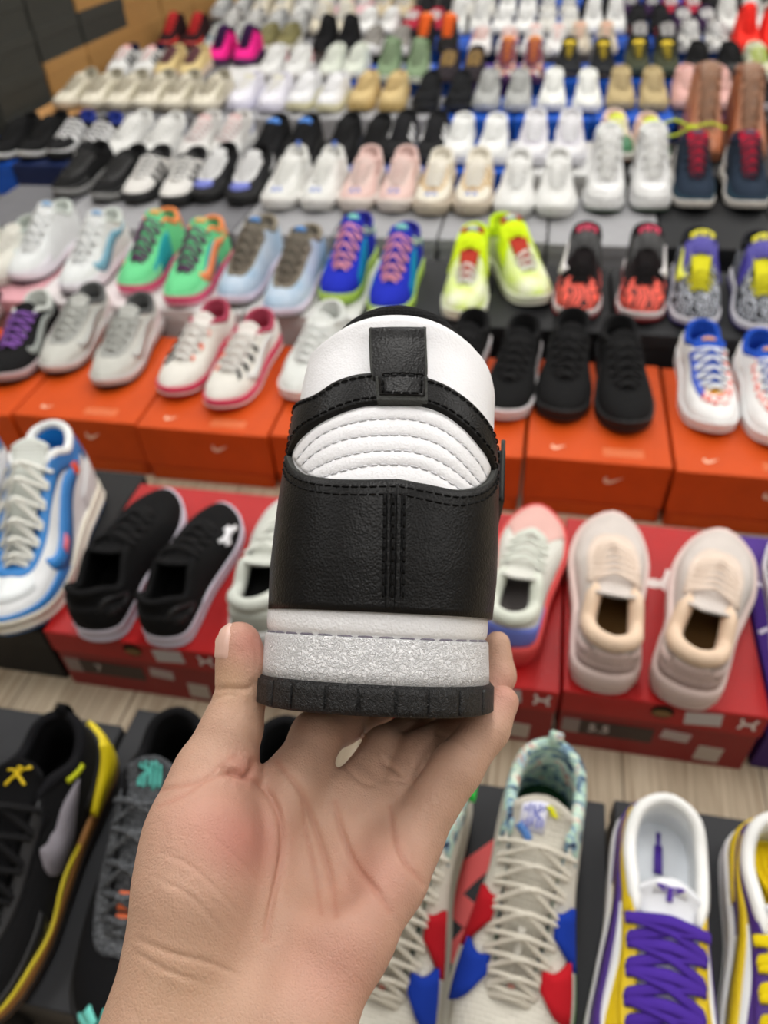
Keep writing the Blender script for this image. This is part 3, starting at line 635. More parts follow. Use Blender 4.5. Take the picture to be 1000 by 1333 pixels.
B((298, 404), (358, 421), 'pale blue mid shoe with taupe laces', 'mid', cols('blue_fade', 'foam#d9cfe0', 'lace#7d7468', out='rubber#57534c', lining='knit#7b776e', tongue='knit#6f6a60', eyestay='knit#857d70', tongue_label='print#4b86c8', collar='knit#8d8474', sole_pods='print#e6c62c'), yaw=-5)
B((434, 402), (498, 420), 'royal blue mid shoe with pink laces', 'mid', cols('knit#2330b4', 'foam#b6d85a', 'lace#f0a3b4', out='rubber#a8d04c', lining='knit#2a2a8c', tongue='knit#2b35b8', side_panel='knit#1487b4', side_panel_inner='knit#1487b4', ankle_panel='camo_pastel', ankle_panel_inner='camo_pastel', tongue_label='print#7fd0bc', heel_panel='knit#2aa79a'), yaw=-3)
B((600, 424), (702, 404), 'neon yellow strap shoe with speckled toe', 'mid', cols('neon_fade', 'foam#e6ead2', out='rubber#e8e6da', lining='knit#c6e22a', tongue='knit#b43c2e', tongue_low='knit#dfe6c8', strap_high='knit#d3ee1e', laces_short='lace#f1f3ea', collar='knit#c8ea1a', tongue_label='camo_pastel', ankle_panel='knit#d3ee1e', ankle_panel_inner='knit#d3ee1e'), yaw=0, yaw2=24)
B((748, 424), (832, 427), 'black strap shoe with scribbled red toe', 'mid', cols('knit#1d1718', 'foam#d9d0cf', out='rubber#8a1a24', lining='knit#241517', tongue='knit#191516', strap_high='leather#121112', laces_short='lace#141214', collar='knit#1b1517', tongue_big='print#d8335a', foxing='rubber#8a1a24', side_panel='red_scribble', side_panel_inner='red_scribble', toe_top='red_toe'), yaw=-3,
  extras=[('strap_logo', 'sl', ribbon([(5.0, .84), (4.6, .62), (4.1, .60), (3.3, .76)], [.02, .22, .2, .02], off=.0062), 'print#e0dcdc'),
          ('tongue_letters', 'kd', tl([([(-.55, .74), (-.55, .93)], .08), ([(-.5, .83), (-.15, .93)], .08), ([(-.5, .83), (-.15, .74)], .08), ([(.15, .74), (.15, .93)], .08), ([(.15, .93), (.5, .88), (.5, .79), (.15, .74)], .08)], off=.0022), 'print#2a1013')])
B((906, 436), (990, 444), 'grey swirl strap shoe with yellow tongue', 'mid', cols('grey_scribble', 'foam#d8d6de', out='rubber#2b2550', lining='knit#1d1e22', tongue='knit#d8d22a', strap_high='leather#382d94', laces_short='lace#d2cc2c', collar='knit#1f2024', tongue_big='leather#e8df2c', foxing='rubber#3a3272'), yaw=-2,
  extras=[('strap_logo', 'sl', ribbon([(5.0, .84), (4.6, .62), (4.1, .60), (3.3, .76)], [.02, .22, .2, .02], off=.0062), 'print#dfe04a'),
          ('tongue_letters', 'kd', tl([([(-.55, .78), (-.55, .95)], .05), ([(-.5, .87), (-.15, .95)], .05), ([(-.5, .87), (-.15, .78)], .05), ([(.15, .78), (.15, .95)], .05), ([(.15, .95), (.5, .92), (.5, .82), (.15, .78)], .05)], off=.0022), 'print#55554a')])
# ---- third row
gC = 'trainers in the third row back'; wC = 'in third row back'
def C(*a, **k): two(None, k.pop('where', wC), gC, zB, *a, name='trainer', L=k.pop('L', .285), **k)
C((78, 262), (128, 268), 'black ridged trail shoe', 'runner', cols('mesh#161617', 'foam#8d8d8c', 'lace#3c3c3c', out='rubber#141414', eyestay='leather#202021', toe_guard='gloss#1c1c1d'), yaw=-6)
C((172, 270), (220, 274), 'white trail shoe with black toe', 'runner', cols('mesh#dad8d4', 'foam#222223', 'lace#f0efec', out='rubber#161616', lining='knit#2b2b2c', toe_guard='rubber#171718', stripes='leather#232324', stripes_inner='leather#232324', tongue='mesh#3a3a3a'))
C((262, 268), (308, 272), 'black and white trail shoe with violet label', 'runner', cols('mesh#2a2a2c', 'foam#1c1c1d', 'lace#e4e4e4', out='rubber#151515', lining='knit#1a1a1b', eyestay='leather#d9d9d9', heel_counter='leather#d4d4d4', toe_box='print#6670c0', toe_guard='rubber#191919', tongue='mesh#d0d0d0'))
def NB(l): return join([ribbon([(6.55, .52), (6.7, .75), (6.85, .52)], [.05] * 3, n=8, off=.0012)(l), ribbon([(7.15, .52), (7.3, .76), (7.5, .52)], [.05] * 3, n=8, off=.0012)(l)])
C((358, 279), (408, 280), 'white chunky trainer with blue toe print', 'plush', cols('mesh#dcdcd8', 'foam#dedcd8', 'lace#ecece8', eyestay='leather#e4e4e1', heel_counter='leather#e4e4e1', pull_tab='knit#5a78c8'), extras=[('toe_print', 'nb', NB, 'print#5674c4')])
C((460, 281), (509, 282), 'pale pink chunky trainer', 'plush', cols('mesh#dcbdb6', 'foam#d8cdc6', 'lace#e9d6d0', eyestay='leather#e0c4bc', heel_counter='leather#e6cfc8'), extras=[('toe_print', 'nb', NB, 'print#5674c4')])
C((560, 286), (609, 286), 'cream chunky trainer with tan stripes', 'plush', cols('mesh#e2dccd', 'foam#c5b8a6', 'lace#f0ece4', eyestay='leather#cfae78', heel_counter='leather#c9b08a', toe_guard='suede#a39485', stripes='leather#cfae78'), extras=[('toe_print', 'nb', NB, 'print#5674c4')])
C((668, 289), (719, 289), 'all-white chunky trainer', 'plush', cols('leather#dcdcd9', 'foam#d9d9d6', 'lace#e6e6e4', eyestay='leather#e3e3e0', toe_guard='leather#e0e0dd'))
C((786, 283), (846, 282), 'white and grey high-top court shoe', 'high', cols('leather#dededd', 'foam#e4e4e4', 'lace#eeeeec', out='rubber#27402f', lining='leather#d6d9d6', toe_box='leather#f2f2f2', toe_guard='leather#b9b9b9', eyestay='leather#c4c4c4', tongue_label='print#c8ccc8', swoosh='leather#bdbdbd', ankle_panel='leather#c4c4c4', ankle_panel_inner='leather#c4c4c4'), L=.30)
C((905, 280), (975, 281), 'navy knit shoe with red tongue', 'mid', cols('knit#25303f', 'foam#d9d4cd', out='rubber#1b1b1c', lining='knit#a81e30', tongue='knit#b6203a', collar='knit#22283a', heel_counter='foam#d9d2cc', toe_guard='knit#2d4654', laces='lace#2a2f3c', tongue_label='print#3b3f58'), L=.30)
# ---- fourth row
gD = 'trainers in the fourth row back'; wD = 'in fourth row back'
def D(*a, **k): two(None, k.pop('where', wD), gD, zB, *a, name='trainer', L=k.pop('L', .285), **k)
D((-8, 214), (32, 212), 'all-black trainer with white sole tip', 'runner', cols('mesh#131314', 'foam#cfcfce', 'lace#191919', out='rubber#161616', foxing='rubber#141414'), yaw=-4)
D((70, 212), (107, 216), 'black trainer with white side stripes', 'runner', cols('mesh#18181a', 'foam#1b1b1c', 'lace#e3e3e3', stripes='print#e6e6e6', stripes_inner='print#e6e6e6', toe_guard='leather#c9c9c9', lining='knit#2a3a8c'), yaw=-3)
D((147, 212), (190, 216), 'white webbed trainer', 'runner', cols('mesh#dededb', 'foam#dadad8', 'lace#efefec', eyestay='leather#c9c9c6', heel_counter='leather#7a7c88'), yaw=-3)
D((243, 214), (283, 214), 'white trainer with rosy tongue', 'runner', cols('mesh#d7d5d2', 'foam#dadad8', 'lace#e6e4e2', eyestay='mesh#b9a9a8', tongue='mesh#d6b4b2', toe_guard='leather#ecece9', heel_counter='leather#8c92b0'), yaw=-2)
D((340, 221), (378, 221), 'black trainer with blue tongue tag', 'runner', cols('mesh#171719', 'foam#1a1a1b', 'lace#1d1d1f', tongue_big='print#3f82d8'))
D((436, 220), (478, 222), 'dull black trainer', 'runner', cols('mesh#1a1a1b', 'foam#202021', 'lace#1c1c1d'))
D((515, 216), (555, 218), 'black trainer with white stripes', 'runner', cols('mesh#1d1d1f', 'foam#28282a', 'lace#26262a', stripes='print#dcdcdc', stripes_inner='print#dcdcdc'))
D((594, 219), (634, 220), 'smooth white trainer', 'court', cols('leather#e3e4e2', 'foam#e2e2e2', 'lace#ecedeb'))
D((690, 221), (738, 222), 'white trainer with mauve-grey edges', 'plush', cols('mesh#dedde0', 'foam#dcdbe2', 'lace#ebebee', eyestay='leather#c4c0cc', toe_guard='leather#a7a6a8', heel_counter='leather#bdb9c8'))
D((807, 216), (852, 222), 'peach sneaker with green toe and neon tongue', 'court', cols('leather#e6c8b8', 'foam#e6e4dc', 'lace#e9e4cc', toe_top='leather#1f6a40', tongue='mesh#d8e03a', tongue_label='print#dff000', out='rubber#8a6a58', heel_counter='leather#e9d8c6'), yaw=4)
D((920, 216), (976, 219), 'tan leather lace-up boot', 'boot', cols('leather#a8623c', 'foam#7a4a30', 'lace#b48a70', tongue='leather#96735c', lining='leather#8a5638', eyestay='leather#a0694a'), where=wD, yaw=3, L=.30)
# neon cord on the peach pair
t = thing('neon_cord', 'neon yellow knotted cord hanging beside the peach and green sneakers', 'cord', tuple(up(890, 215, zB)), 0)
g = []
for pts in ([(0, 0, .10), (-.05, 0, .12), (-.085, .005, .10), (-.05, .01, .075), (0, 0, .10)], [(0, 0, .10), (.05, 0, .112), (.09, 0, .098)], [(0, 0, .10), (.012, -.01, .05), (.018, -.02, .004)]):
    g.append(sweep(catmull(pts, 16), .0035, .0035, 6))
put('cord_loops', join(g), 'print#c9d82c', t)
put('knot', sweep(catmull([(-.012, 0, .092), (0, -.004, .104), (.014, 0, .094), (.004, .004, .086)], 10), .007, .007, 8), 'print#c9d82c', t)
# ---- fifth row
gE = 'shoes in the fifth row back'; wE = 'in fifth row back'
def E(*a, **k): two(None, k.pop('where', wE), gE, zB, *a, name='trainer', L=k.pop('L', .285), **k)
yz = lambda c: cols('knit_tritone', 'foam#c8c1b0', 'lace#b5ad99', lining='knit#a29c8a', out='rubber#b9ae98', side_panel='mesh#bdb6a0', side_panel_inner='mesh#bdb6a0')
E((78, 146), (112, 147), 'beige chunky shoe nearest the left wall stack', 'plush', yz(0), yaw=-6)
E((146, 148), (182, 149), 'beige chunky shoe in the middle beige set', 'plush', yz(0), yaw=-6)
E((217, 150), (257, 151), 'beige chunky shoe beside the white pairs', 'plush', yz(0), yaw=-6)
E((306, 148), (345, 150), 'lilac-white court shoe', 'court', cols('leather#e2e0ea', 'foam#dcdaea', 'lace#efeef2', eyestay='leather#e9e8ee', tongue='mesh#cfcbb4'), yaw=-2)
E((384, 148), (422, 150), 'white court shoe with cream sole', 'court', cols('leather#e4e4e6', 'foam#dcd7b4', 'lace#efeff0', eyestay='leather#d5d5d8'), yaw=-2)
E((466, 148), (505, 149), 'wheat tan court shoe', 'court', cols('suede#cdb583', 'foam#c4a86c', 'lace#c9b07c'))
E((550, 149), (592, 150), 'matte black low shoe', 'court', cols('suede#1c1d1f', 'foam#232425', 'lace#232426'))
E((630, 149), (671, 150), 'mid grey sporty shoe', 'runner', cols('mesh#a9aaa8', 'foam#b4b5b2', 'lace#b5b6b3', swoosh='print#8a8b8a'))
E((717, 149), (763, 151), 'bright white sporty shoe', 'runner', cols('leather#e5e6e1', 'foam#e3e3de', 'lace#ecedea'))
E((808, 147), (851, 149), 'khaki sporty shoe', 'runner', cols('suede#b8a57c', 'foam#b3a27c', 'lace#bdab84'))
E((896, 146), (940, 148), 'dusty pink sporty shoe', 'runner', cols('mesh#d9aba4', 'foam#dfb8b2', 'lace#e6bfb6'))
E((990, 150), (1040, 154), 'black sporty shoe at the right edge', 'runner', cols('mesh#17171a', 'foam#b4b0b6', 'lace#202024'))
# ---- sixth row
def row(z, grp, where, lst, name='trainer'):
    for it in lst:
        a, b, desc, kind, c = it[:5]; k = it[5] if len(it) > 5 else {}
        two(None, where, grp, z, a, b, desc, kind, c, name=name, **k)
S = lambda u, s, l, **k: cols(u, s, l, **k)
row(zB, 'shoes in the sixth row back', 'in sixth row back', [
    ((147, 103), (180, 104), 'white shoe with black side stripes and navy collar', 'runner', S('mesh#dcdcda', 'foam#dcdcda', 'lace#ececea', stripes='print#222', lining='knit#1b1e38', tongue='knit#cf5a5a') if 0 else S('mesh#dcdcda', 'foam#dcdcda', 'lace#ececea', stripes='print#262626', stripes_inner='print#262626', lining='knit#1b1e38', tongue='knit#e0a8a4')),
    ((208, 106), (240, 107), 'straw yellow and plum shoe', 'runner', S('mesh#d2bc86', 'foam#d8c4b0', 'lace#6a4448', tongue='mesh#5f3a40')),
    ((278, 88), (312, 88), 'magenta and dark violet mid shoe', 'mid', S('knit#e8268a', 'foam#4a1a50', 'lace#2a1236', tongue='knit#3a1648', lining='knit#241030')),
    ((345, 106), (378, 107), 'white mesh shoe with red heel', 'runner', S('mesh#dcdcda', 'foam#e0dede', 'lace#ececea', heel_counter='leather#c03a44', heel_panel='leather#c03a44')),
    ((425, 106), (455, 106), 'greenish white knit shoe', 'runner', S('knit#d3d8cc', 'foam#dcdcd6', 'lace#dde0d8')),
    ((500, 111), (537, 113), 'sage green mid shoe', 'mid', S('knit#7f9474', 'foam#c9cfc4', 'lace#8fa284', lining='knit#69805e')),
    ((580, 112), (610, 112), 'black shoe with brown trim', 'runner', S('mesh#2a2428', 'foam#3a3136', 'lace#b0905a')),
    ((655, 113), (690, 113), 'floral strap shoe with orange tongue', 'mid', S('floral_multi', 'foam#4a2a5a', 'lace#8a4a5a', tongue='knit#d47a2c', tongue_big='print#d88232', lining='knit#5a2c7a')),
    ((738, 103), (783, 105), 'black trail shoe with yellow tongue', 'plush', S('mesh#1b1d20', 'foam#26282b', 'lace#26282a', tongue_big='print#e8c81e', tongue='knit#d2b41c', lining='knit#1a1a1b', out='rubber#8d8271')),
    ((830, 103), (868, 105), 'olive trail shoe with yellow tongue', 'plush', S('mesh#3f4230', 'foam#3f4a3c', 'lace#3a3d2c', tongue_big='print#ecca24', tongue='knit#d2b41c', lining='knit#26281e')),
    ((912, 107), (955, 109), 'black shoe with small pale logo', 'runner', S('mesh#151516', 'foam#2a2a2c', 'lace#1b1b1c', toe_box='leather#202022')),
    ((990, 110), (1035, 112), 'pale green mesh shoe', 'runner', S('mesh#c9cbb0', 'foam#dcdcd0', 'lace#b8c860'))], 'trainer')
row(zB, 'shoes in the seventh row back', 'in seventh row back', [
    ((213, 66), (245, 67), 'black and red patterned shoe', 'mid', S('knit#2a1416', 'foam#5a1a1c', 'lace#c02c2c', toe_guard='leather#d23228', tongue='knit#a82a2c')),
    ((272, 70), (306, 70), 'grey shoe with teal side', 'runner', S('mesh#a8aca8', 'foam#c4c6c2', 'lace#c8cac6', side_panel='mesh#3f6a80', side_panel_inner='mesh#3f6a80', eyestay='mesh#4a7388')),
    ((338, 70), (366, 70), 'olive shoe with white toe rim', 'court', S('suede#7c7650', 'foam#e2dfd4', 'lace#8d8862')),
    ((416, 72), (446, 72), 'black mid shoe on light box', 'mid', S('knit#141416', 'foam#1d1d20', 'lace#202022')),
    ((478, 75), (514, 76), 'grey shoe with white toe guard', 'court', S('mesh#8d8983', 'foam#dedcdc', 'lace#9d9994', toe_cap='leather#e6e6e6')),
    ((547, 72), (578, 73), 'black mid shoe with bright orange collar', 'mid', S('knit#1d1b1a', 'foam#262425', 'lace#e86a28', tongue='knit#ea6a2a', tongue_big='print#ee7430', lining='knit#d9662c')),
    ((622, 75), (658, 76), 'white shoe with coral specks', 'runner', S('mesh#dfdcda', 'foam#e2dfde', 'lace#e3bdb6', stripes='print#dd9a92')),
    ((693, 76), (722, 77), 'white shoe with salmon collar', 'runner', S('mesh#e0dedc', 'foam#e4e3e2', 'lace#ececea', tongue='knit#d8a8a0')),
    ((752, 74), (788, 74), 'light taupe shoe with peach tongue', 'runner', S('mesh#c6bba8', 'foam#d6cec0', 'lace#cbbfae', tongue='knit#dfa890')),
    ((832, 70), (868, 71), 'black shoe with red fleck', 'runner', S('mesh#18181a', 'foam#1e1e20', 'lace#c8c6c4', heel_counter='leather#c42c2c')),
    ((900, 72), (936, 72), 'silver striped shoe', 'runner', S('zebra', 'foam#c2c2c2', 'lace#d0d0d0')),
    ((975, 73), (1008, 73), 'hot orange-red high shoe', 'high', S('knit#f0362c', 'foam#e83a30', 'lace#e8281f', lining='knit#8a1410'))])
random.seed(3)
PAL = [('white mesh', 'mesh#dcdcd8', 'foam#e0e0de'), ('black knit', 'knit#18181a', 'foam#222224'), ('cream', 'mesh#d8d0bc', 'foam#dcd6c8'), ('grey', 'mesh#9b9c9c', 'foam#c0c0c0'), ('white leather', 'leather#e2e2e0', 'foam#e2e2e2'),
       ('dark violet', 'knit#34203f', 'foam#2a1a34'), ('rose red', 'knit#a8283c', 'foam#2a1c30'), ('off-white', 'mesh#cfcdc6', 'foam#d8d6d0'), ('pink and white', 'mesh#dcb4b8', 'foam#e2dede'), ('zebra print', 'zebra', 'foam#dcdcdc'), ('sand', 'suede#c2b294', 'foam#cfc4ae'), ('snow white', 'knit#e6e6e4', 'foam#e4e4e2')]
ORD = ['first', 'second', 'third', 'fourth', 'fifth', 'sixth', 'seventh', 'eighth', 'ninth', 'tenth', 'eleventh', 'twelfth', 'thirteenth']
for ri, (yy, nm, pick) in enumerate([(48, 'eighth row back', [9, 3, 2, 4, 6, 0, 11, 7, 4, 1, 5, 0, 7]), (27, 'ninth row back', [3, 2, 0, 8, 10, 1, 7, 4, 9, 1, 5, 6, 1])]):
    x = 292 - ri * 12
    for i, pi in enumerate(pick):
        d, u, s_ = PAL[pi]; sp = 31 - ri * 3
        two(None, 'in ' + nm, 'shoes in the ' + nm, zB, (x, yy), (x + sp * .95, yy + .5), '%s shoe, %s pair from left' % (d, ORD[i]), ['runner', 'court', 'mid'][(i + ri) % 3], cols(u, s_, 'lace#%s' % ('dcdcda' if pi != 1 else '2a2a2c')), name='trainer')
        x += sp * 1.93
# ---- red row, toes away
zR = .1302; gR = 'trainers on the red boxes'
uaB = cols('knit#141415', 'foam#ddd6e4', out='rubber#cfc8d6', lining='knit#0e0e0f', heel_counter='knit#1b1b1c', laces='lace#141415', insole='knit#0c0c0c', collar='knit#151516')
def uamark(l):
    a = ribbon([(5.55, .62), (5.25, .50), (4.95, .50), (4.65, .62)], [.13, .14, .14, .13], off=.0012)(l)
    b = ribbon([(5.55, .34), (5.25, .50), (4.95, .50), (4.65, .34)], [.13, .14, .14, .13], off=.0014)(l); return join([a, b])
ext = [('side_logo', 'uam', uamark, 'print#e6e6ea')]
hring = lambda s_: ribbon([(.5, .42), (.9, .62), (1.6, .64), (1.9, .48), (1.5, .34), (.8, .36)], [.09] * 6, side=s_, off=.0006, n=24)
ext2 = [('heel_print', 'hringa', hring(1), 'print#232325'), ('heel_print', 'hringb', hring(-1), 'print#232325')]
by2((127, 838), (222, 655), zR, 'black knit trainer with white sole, left one of the pair on red box', gR, 'heelup', uaB, -1, 'running_shoe', ext2)
by2((213, 845), (296, 672), zR, 'black knit trainer with white emblem on its side, on red box', gR, 'heelup', uaB, 1, 'running_shoe', ext + ext2)
uaW = cols('mesh#cdd0c8', 'foam#dcdcdc', 'lace#dfe2da', lining='knit#2a2a2a', collar='knit#ccd0c8', heel_counter='knit#c4c8c0')
by2((335, 850), (392, 668), zR, 'pale grey-green trainer beside the thumb on red box', gR, 'sock', uaW, -1, 'running_shoe')
by2((430, 856), (470, 672), zR, 'pale grey-green trainer hidden behind the held shoe', gR, 'sock', uaW, 1, 'running_shoe')
uaR = cols('mesh#dcdcd4', 'foam#e0504e', 'lace#dce0d6', out='rubber#cc2c34', lining='knit#8f8888', collar='knit#d8dcd0', toe_top='mesh#e0b4ac', heel_counter='foam#7080d8')
by2((560, 858), (590, 676), zR, 'white trainer hidden behind the held shoe, beside the red-toed one', gR, 'sock', uaR, -1, 'running_shoe')
by2((655, 868), (700, 684), zR, 'white trainer with pink toe and blue-red sole right of held shoe', gR, 'sock', uaR, 1, 'running_shoe')
uaP = cols('mesh#d3cac4', 'foam#dfc9c3', 'lace#ecd9c9', out='rubber#d8bfba', lining='knit#e6cdb6', collar='knit#e8cdb4', heel_counter='mesh#cbb4ae', eyestay='knit#e4d2c4', insole='knit#6e5432', laces_many='lace#ecd9c9')
uaP.pop('laces'); hr2 = [('heel_print', 'hringa', hring(1), 'print#ab9a93'), ('heel_print', 'hringb', hring(-1), 'print#ab9a93'), ('heel_band', 'hband', uvpatch([(-2.6, .02), (0, .02), (2.6, .02)], [(-2.6, .20), (0, .22), (2.6, .20)], n=20, off=.0016), 'mesh#b9a39d')]
by2((782, 905), (792, 700), zR, 'beige-pink knit trainer, left one on the red box', gR, 'sock', uaP, -1, 'running_shoe', hr2, L=.30)
by2((880, 922), (936, 716), zR, 'beige-pink knit trainer, right one on the red box', gR, 'sock', uaP, 1, 'running_shoe', hr2, L=.30)
by2((1046, 905), (1040, 735), .1202, 'black shoe with white sole at the right edge on purple box', gR, 'runner', cols('mesh#26262a', 'foam#e8e6ea', 'lace#9a9aa0', lining='knit#17171a'), -1, 'running_shoe', L=.29)
# ---- blue high-tops
zJ = .1202
aj = cols('leather#e6e8ea', 'foam#e6e0d0', out='rubber#3a86cc', lining='knit#1f78c8', tongue='mesh#dfe3dd', laces_fat='lace#ecece4', toe_guard='leather#2f86d2', toe_box='leather#e9eef0', eyestay='leather#2f82cc', heel_counter='leather#e3e5e6', heel_panel='leather#2f82cc', ankle_panel='leather#2a76bc', ankle_panel_inner='leather#2a76bc', swoosh='leather#2f82cc', swoosh_inner='leather#2f82cc', collar='leather#eef0f0', insole='knit#1f78c8', foxing='foam#efe9dc')
aje = [('orange_tab', 'otab', ribbon([(2.2, .50), (2.2, .68)], [.16, .16], off=.002, side=1, n=5), 'print#f0583a'), ('pink_tag', 'ptag', ribbon([(4.2, .30), (4.6, .30)], [.10, .10], off=.003, side=1, n=5), 'print#f07a8a')]
gJ = 'blue and white high-tops on the black box'
by2((112, 640), (30, 806), zJ, 'blue and white high-top with thick cream laces, right one on black box', gJ, 'high', aj, -1, 'high_top_sneaker', aje, L=.33)
by2((12, 628), (-90, 790), zJ, 'blue and white high-top cut off by the left edge', gJ, 'high', aj, 1, 'high_top_sneaker', L=.33)
# ---- nearest row
zN = .1302; gN = 'basketball shoes in the nearest row'
jm = cols('mesh#141416', 'foam#9a6a34', out='rubber#8a5a2a', lining='knit#0e0e10', collar='knit#17171a', laces='lace#101012', tongue='knit#121214', eyestay='leather#1c1c1f', toe_guard='leather#19191b', heel_counter='leather#141416', pull_tab='knit#111113', foxing='rubber#19191a')
jme = [('heel_clip', 'clip', ribbon([(.35, .50), (.8, .22), (1.4, .13), (2.0, .07), (2.4, .03)], [.10, .62, .46, .28, .10], off=.004, th=.004, side=1, nb=4), 'rubber#e6cf10'),
       ('sole_stripe', 'sstr', ribbon([(3.0, .0), (3.8, .10), (4.6, .03), (5.4, .10), (6.0, .05)], [.05] * 5, off=.003, side=1), 'rubber#d6c21a'),
       ('side_logo', 'jsw', ribbon([(3.9, .62), (3.75, .42), (3.3, .30), (2.7, .46), (2.2, .66)], [.03, .30, .34, .2, .02], off=.0015, side=1), 'mesh#8f8a92'),
       ('loop_tag', 'jlt', ribbon([(1.9, .80), (2.5, .80)], [.10, .10], off=.003, side=1, n=5), 'rubber#c9d016'),
       ('tongue_logo', 'jman', tl([([(0, .84), (-.1, .76)], .12), ([(-.05, .82), (.45, .93)], .05), ([(-.05, .82), (-.5, .86)], .05), ([(-.1, .78), (.35, .70)], .06), ([(-.1, .78), (-.5, .68)], .06), ([(.0, .87), (.02, .90)], .09), ([(.5, .95), (.52, .97)], .07)], off=.0022), 'print#e9c81c')]
by2((130, 988), (-32, 1302), zN, 'black basketball shoe with yellow heel clip and gum sole', gN, 'mid', jm, -1, 'basketball_shoe', jme, L=.30)
by2((-55, 965), (-230, 1250), zN, 'black gum-soled basketball shoe outside the left edge', gN, 'mid', jm, 1, 'basketball_shoe', L=.30)
KL = [([(-.42, .66), (-.42, .92)], .055), ([(-.22, .64), (-.22, .95)], .055), ([(-.02, .66), (-.02, .93)], .055), ([(.0, .80), (.22, .86), (.22, .94)], .05), ([(.0, .79), (.22, .73), (.22, .65)], .05), ([(.12, .80), (.42, .87), (.42, .93)], .05), ([(.12, .79), (.42, .72), (.42, .66)], .05)]
kb = cols('knit#121214', 'foam#1a1a1c', out='rubber#141415', lining='knit#0c0c0d', collar='knit#131315', tongue='grey_speckle', laces='grey_speckle', eyestay='grey_speckle', tongue_label='knit#3c3e42', foxing='rubber#2a2a2d')
def flower(u, v, r):
    def f(l):
        out = []
        for k in range(6):
            a = k * math.pi / 3 + .3; out.append(ribbon([(u + r * .35 * math.cos(a), v + r * .10 * math.sin(a)), (u + r * math.cos(a), v + r * .30 * math.sin(a))], [.075 * r * 2.2, .11 * r * 2.2], n=5, off=.0012)(l))
        return join(out)
    return f
kbe = [('tongue_logo', 'kl', tl(KL, off=.002), 'print#5fc4b8'), ('toe_flower', 'fl1', flower(7.1, .22, .62), 'print#6fd0c4'), ('side_flower', 'fl2', flower(8.5, .38, .45), 'print#6fd0c4'),
       ('lace_tab', 'lt1', tl([([(-.35, .16), (.35, .16)], .26)], off=.010, th=.002), 'rubber#f47848'), ('lace_tab', 'lt2', tl([([(-.45, .05), (.45, .05)], .24)], off=.007, th=.002), 'rubber#f47848')]
by2((266, 984), (154, 1326), zN - .005, 'black basketball shoe with turquoise tongue emblem and orange lace tabs', gN, 'mid', kb, 1, 'basketball_shoe', kbe, L=.30)
by2((392, 995), (330, 1340), zN - .005, 'black basketball shoe mostly hidden behind the hand', gN, 'mid', kb, -1, 'basketball_shoe', kbe, L=.30)
ks = cols('mesh#d9d5c9', 'foam#cfcabd', out='rubber#4a4a4c', lining='camo_pastel', collar='camo_pastel', insole='knit#16351f', tongue='mesh#cfcabd', laces_many='lace#d6d0c2', heel_panel='camo_pastel', ankle_panel='camo_pastel', ankle_panel_inner='camo_pastel', pull_tab='camo_pastel')
kse = []
for s_, c1, c2, nm in ((-1, 'suede#b01c26', 'suede#1c3aa0', 'm'), (1, 'suede#1c3aa0', 'suede#b81e28', 'l')):
    kse += [('side_flap', 'fa' + nm, ribbon([(4.6, .93), (4.45, .72), (4.25, .50)], [.16, .26, .40], off=.003, th=.0015, side=s_, n=10, nb=5), c1),
            ('side_flap', 'fb' + nm, ribbon([(5.5, .90), (5.3, .68), (4.95, .44)], [.16, .26, .40], off=.003, th=.0015, side=s_, n=10, nb=5), c2)]
kse += [('tongue_label', 'kwl', lambda l: patch(l.tsurf, [(-.75, .64), (-.75, .93)], [(.15, .64), (.15, .93)], .0005, .0008, 4), 'print#dcdcec'),
        ('tongue_logo', 'kl2', tl([([(q_[0] * .75 - .3, .785 + (q_[1] - .80) * .8) for q_ in p], w_ * .7) for p, w_ in KL], off=.0022), 'print#6a74cc'),
        ('yellow_tab', 'yt', tl([([(.42, .80), (.18, .90)], .13)], off=.002, th=.001), 'print#e8e61c'), ('blue_tab', 'bt', tl([([(-.30, .60), (-.78, .69)], .12)], off=.002, th=.001), 'print#4a78b8'),
        ('neon_sole_side', 'neon', lambda l: join([_blk2(l, u, 1) for u in (4.4, 4.9, 5.4, 5.9)]), 'rubber#7be04a'), ('lace_keeper', 'lk', tl([([(0, .16), (0, .30)], .16)], off=.009, th=.0015), 'knit#e6e2d8'),
        ('toe_tab', 'tt', tl([([(-.2, .03), (.2, .03)], .12)], off=.006, th=.0008), 'print#e8a090')]
def _blk2(l, u, side):
    us = np.linspace(u - .26, u + .26, 6) / K; us = us if side > 0 else 1 - us; P = []
    for a in us:
        o = l.at(l.out, a); b = l.at(l.B, a); zb = np.interp(a % 1, np.arange(l.nd) / l.nd, l.zb); h = np.interp(a % 1, np.arange(l.nd) / l.nd, l.h)
        P.append([[b[0] + o[0] * e, b[1] + o[1] * e, zb + h * z] for z, e in ((.2, .004), (.3, .0058), (.6, .0062), (.95, .0046))])
    return grid(np.array(P), flip=side < 0)
by2((709, 1030), (638, 1430), zN - .002, 'cream mesh high-top with patterned collar and red and blue flaps', gN, 'mid', ks, -1, 'basketball_shoe', kse, L=.318)
by2((574, 1030), (480, 1400), zN - .002, 'cream mesh high-top half hidden behind the fingers', gN, 'mid', ks, 1, 'basketball_shoe',
    kse + [('green_pull', 'gp', ribbon([(.8, .88), (1.3, .80), (1.8, .86)], [.10, .22, .10], off=.006, th=.003, side=-1), 'rubber#2fd048')], L=.318)
KO = [([(-.45, .93), (.0, .87)], .06), ([(.45, .93), (.0, .87)], .06), ([(0, .89), (0, .72)], .09), ([(-.42, .92), (-.18, .83)], .05), ([(.42, .92), (.18, .83)], .05)]
def sheath(col): return ('tongue_logo', 'sheath', tl(KO, off=.0022), col)
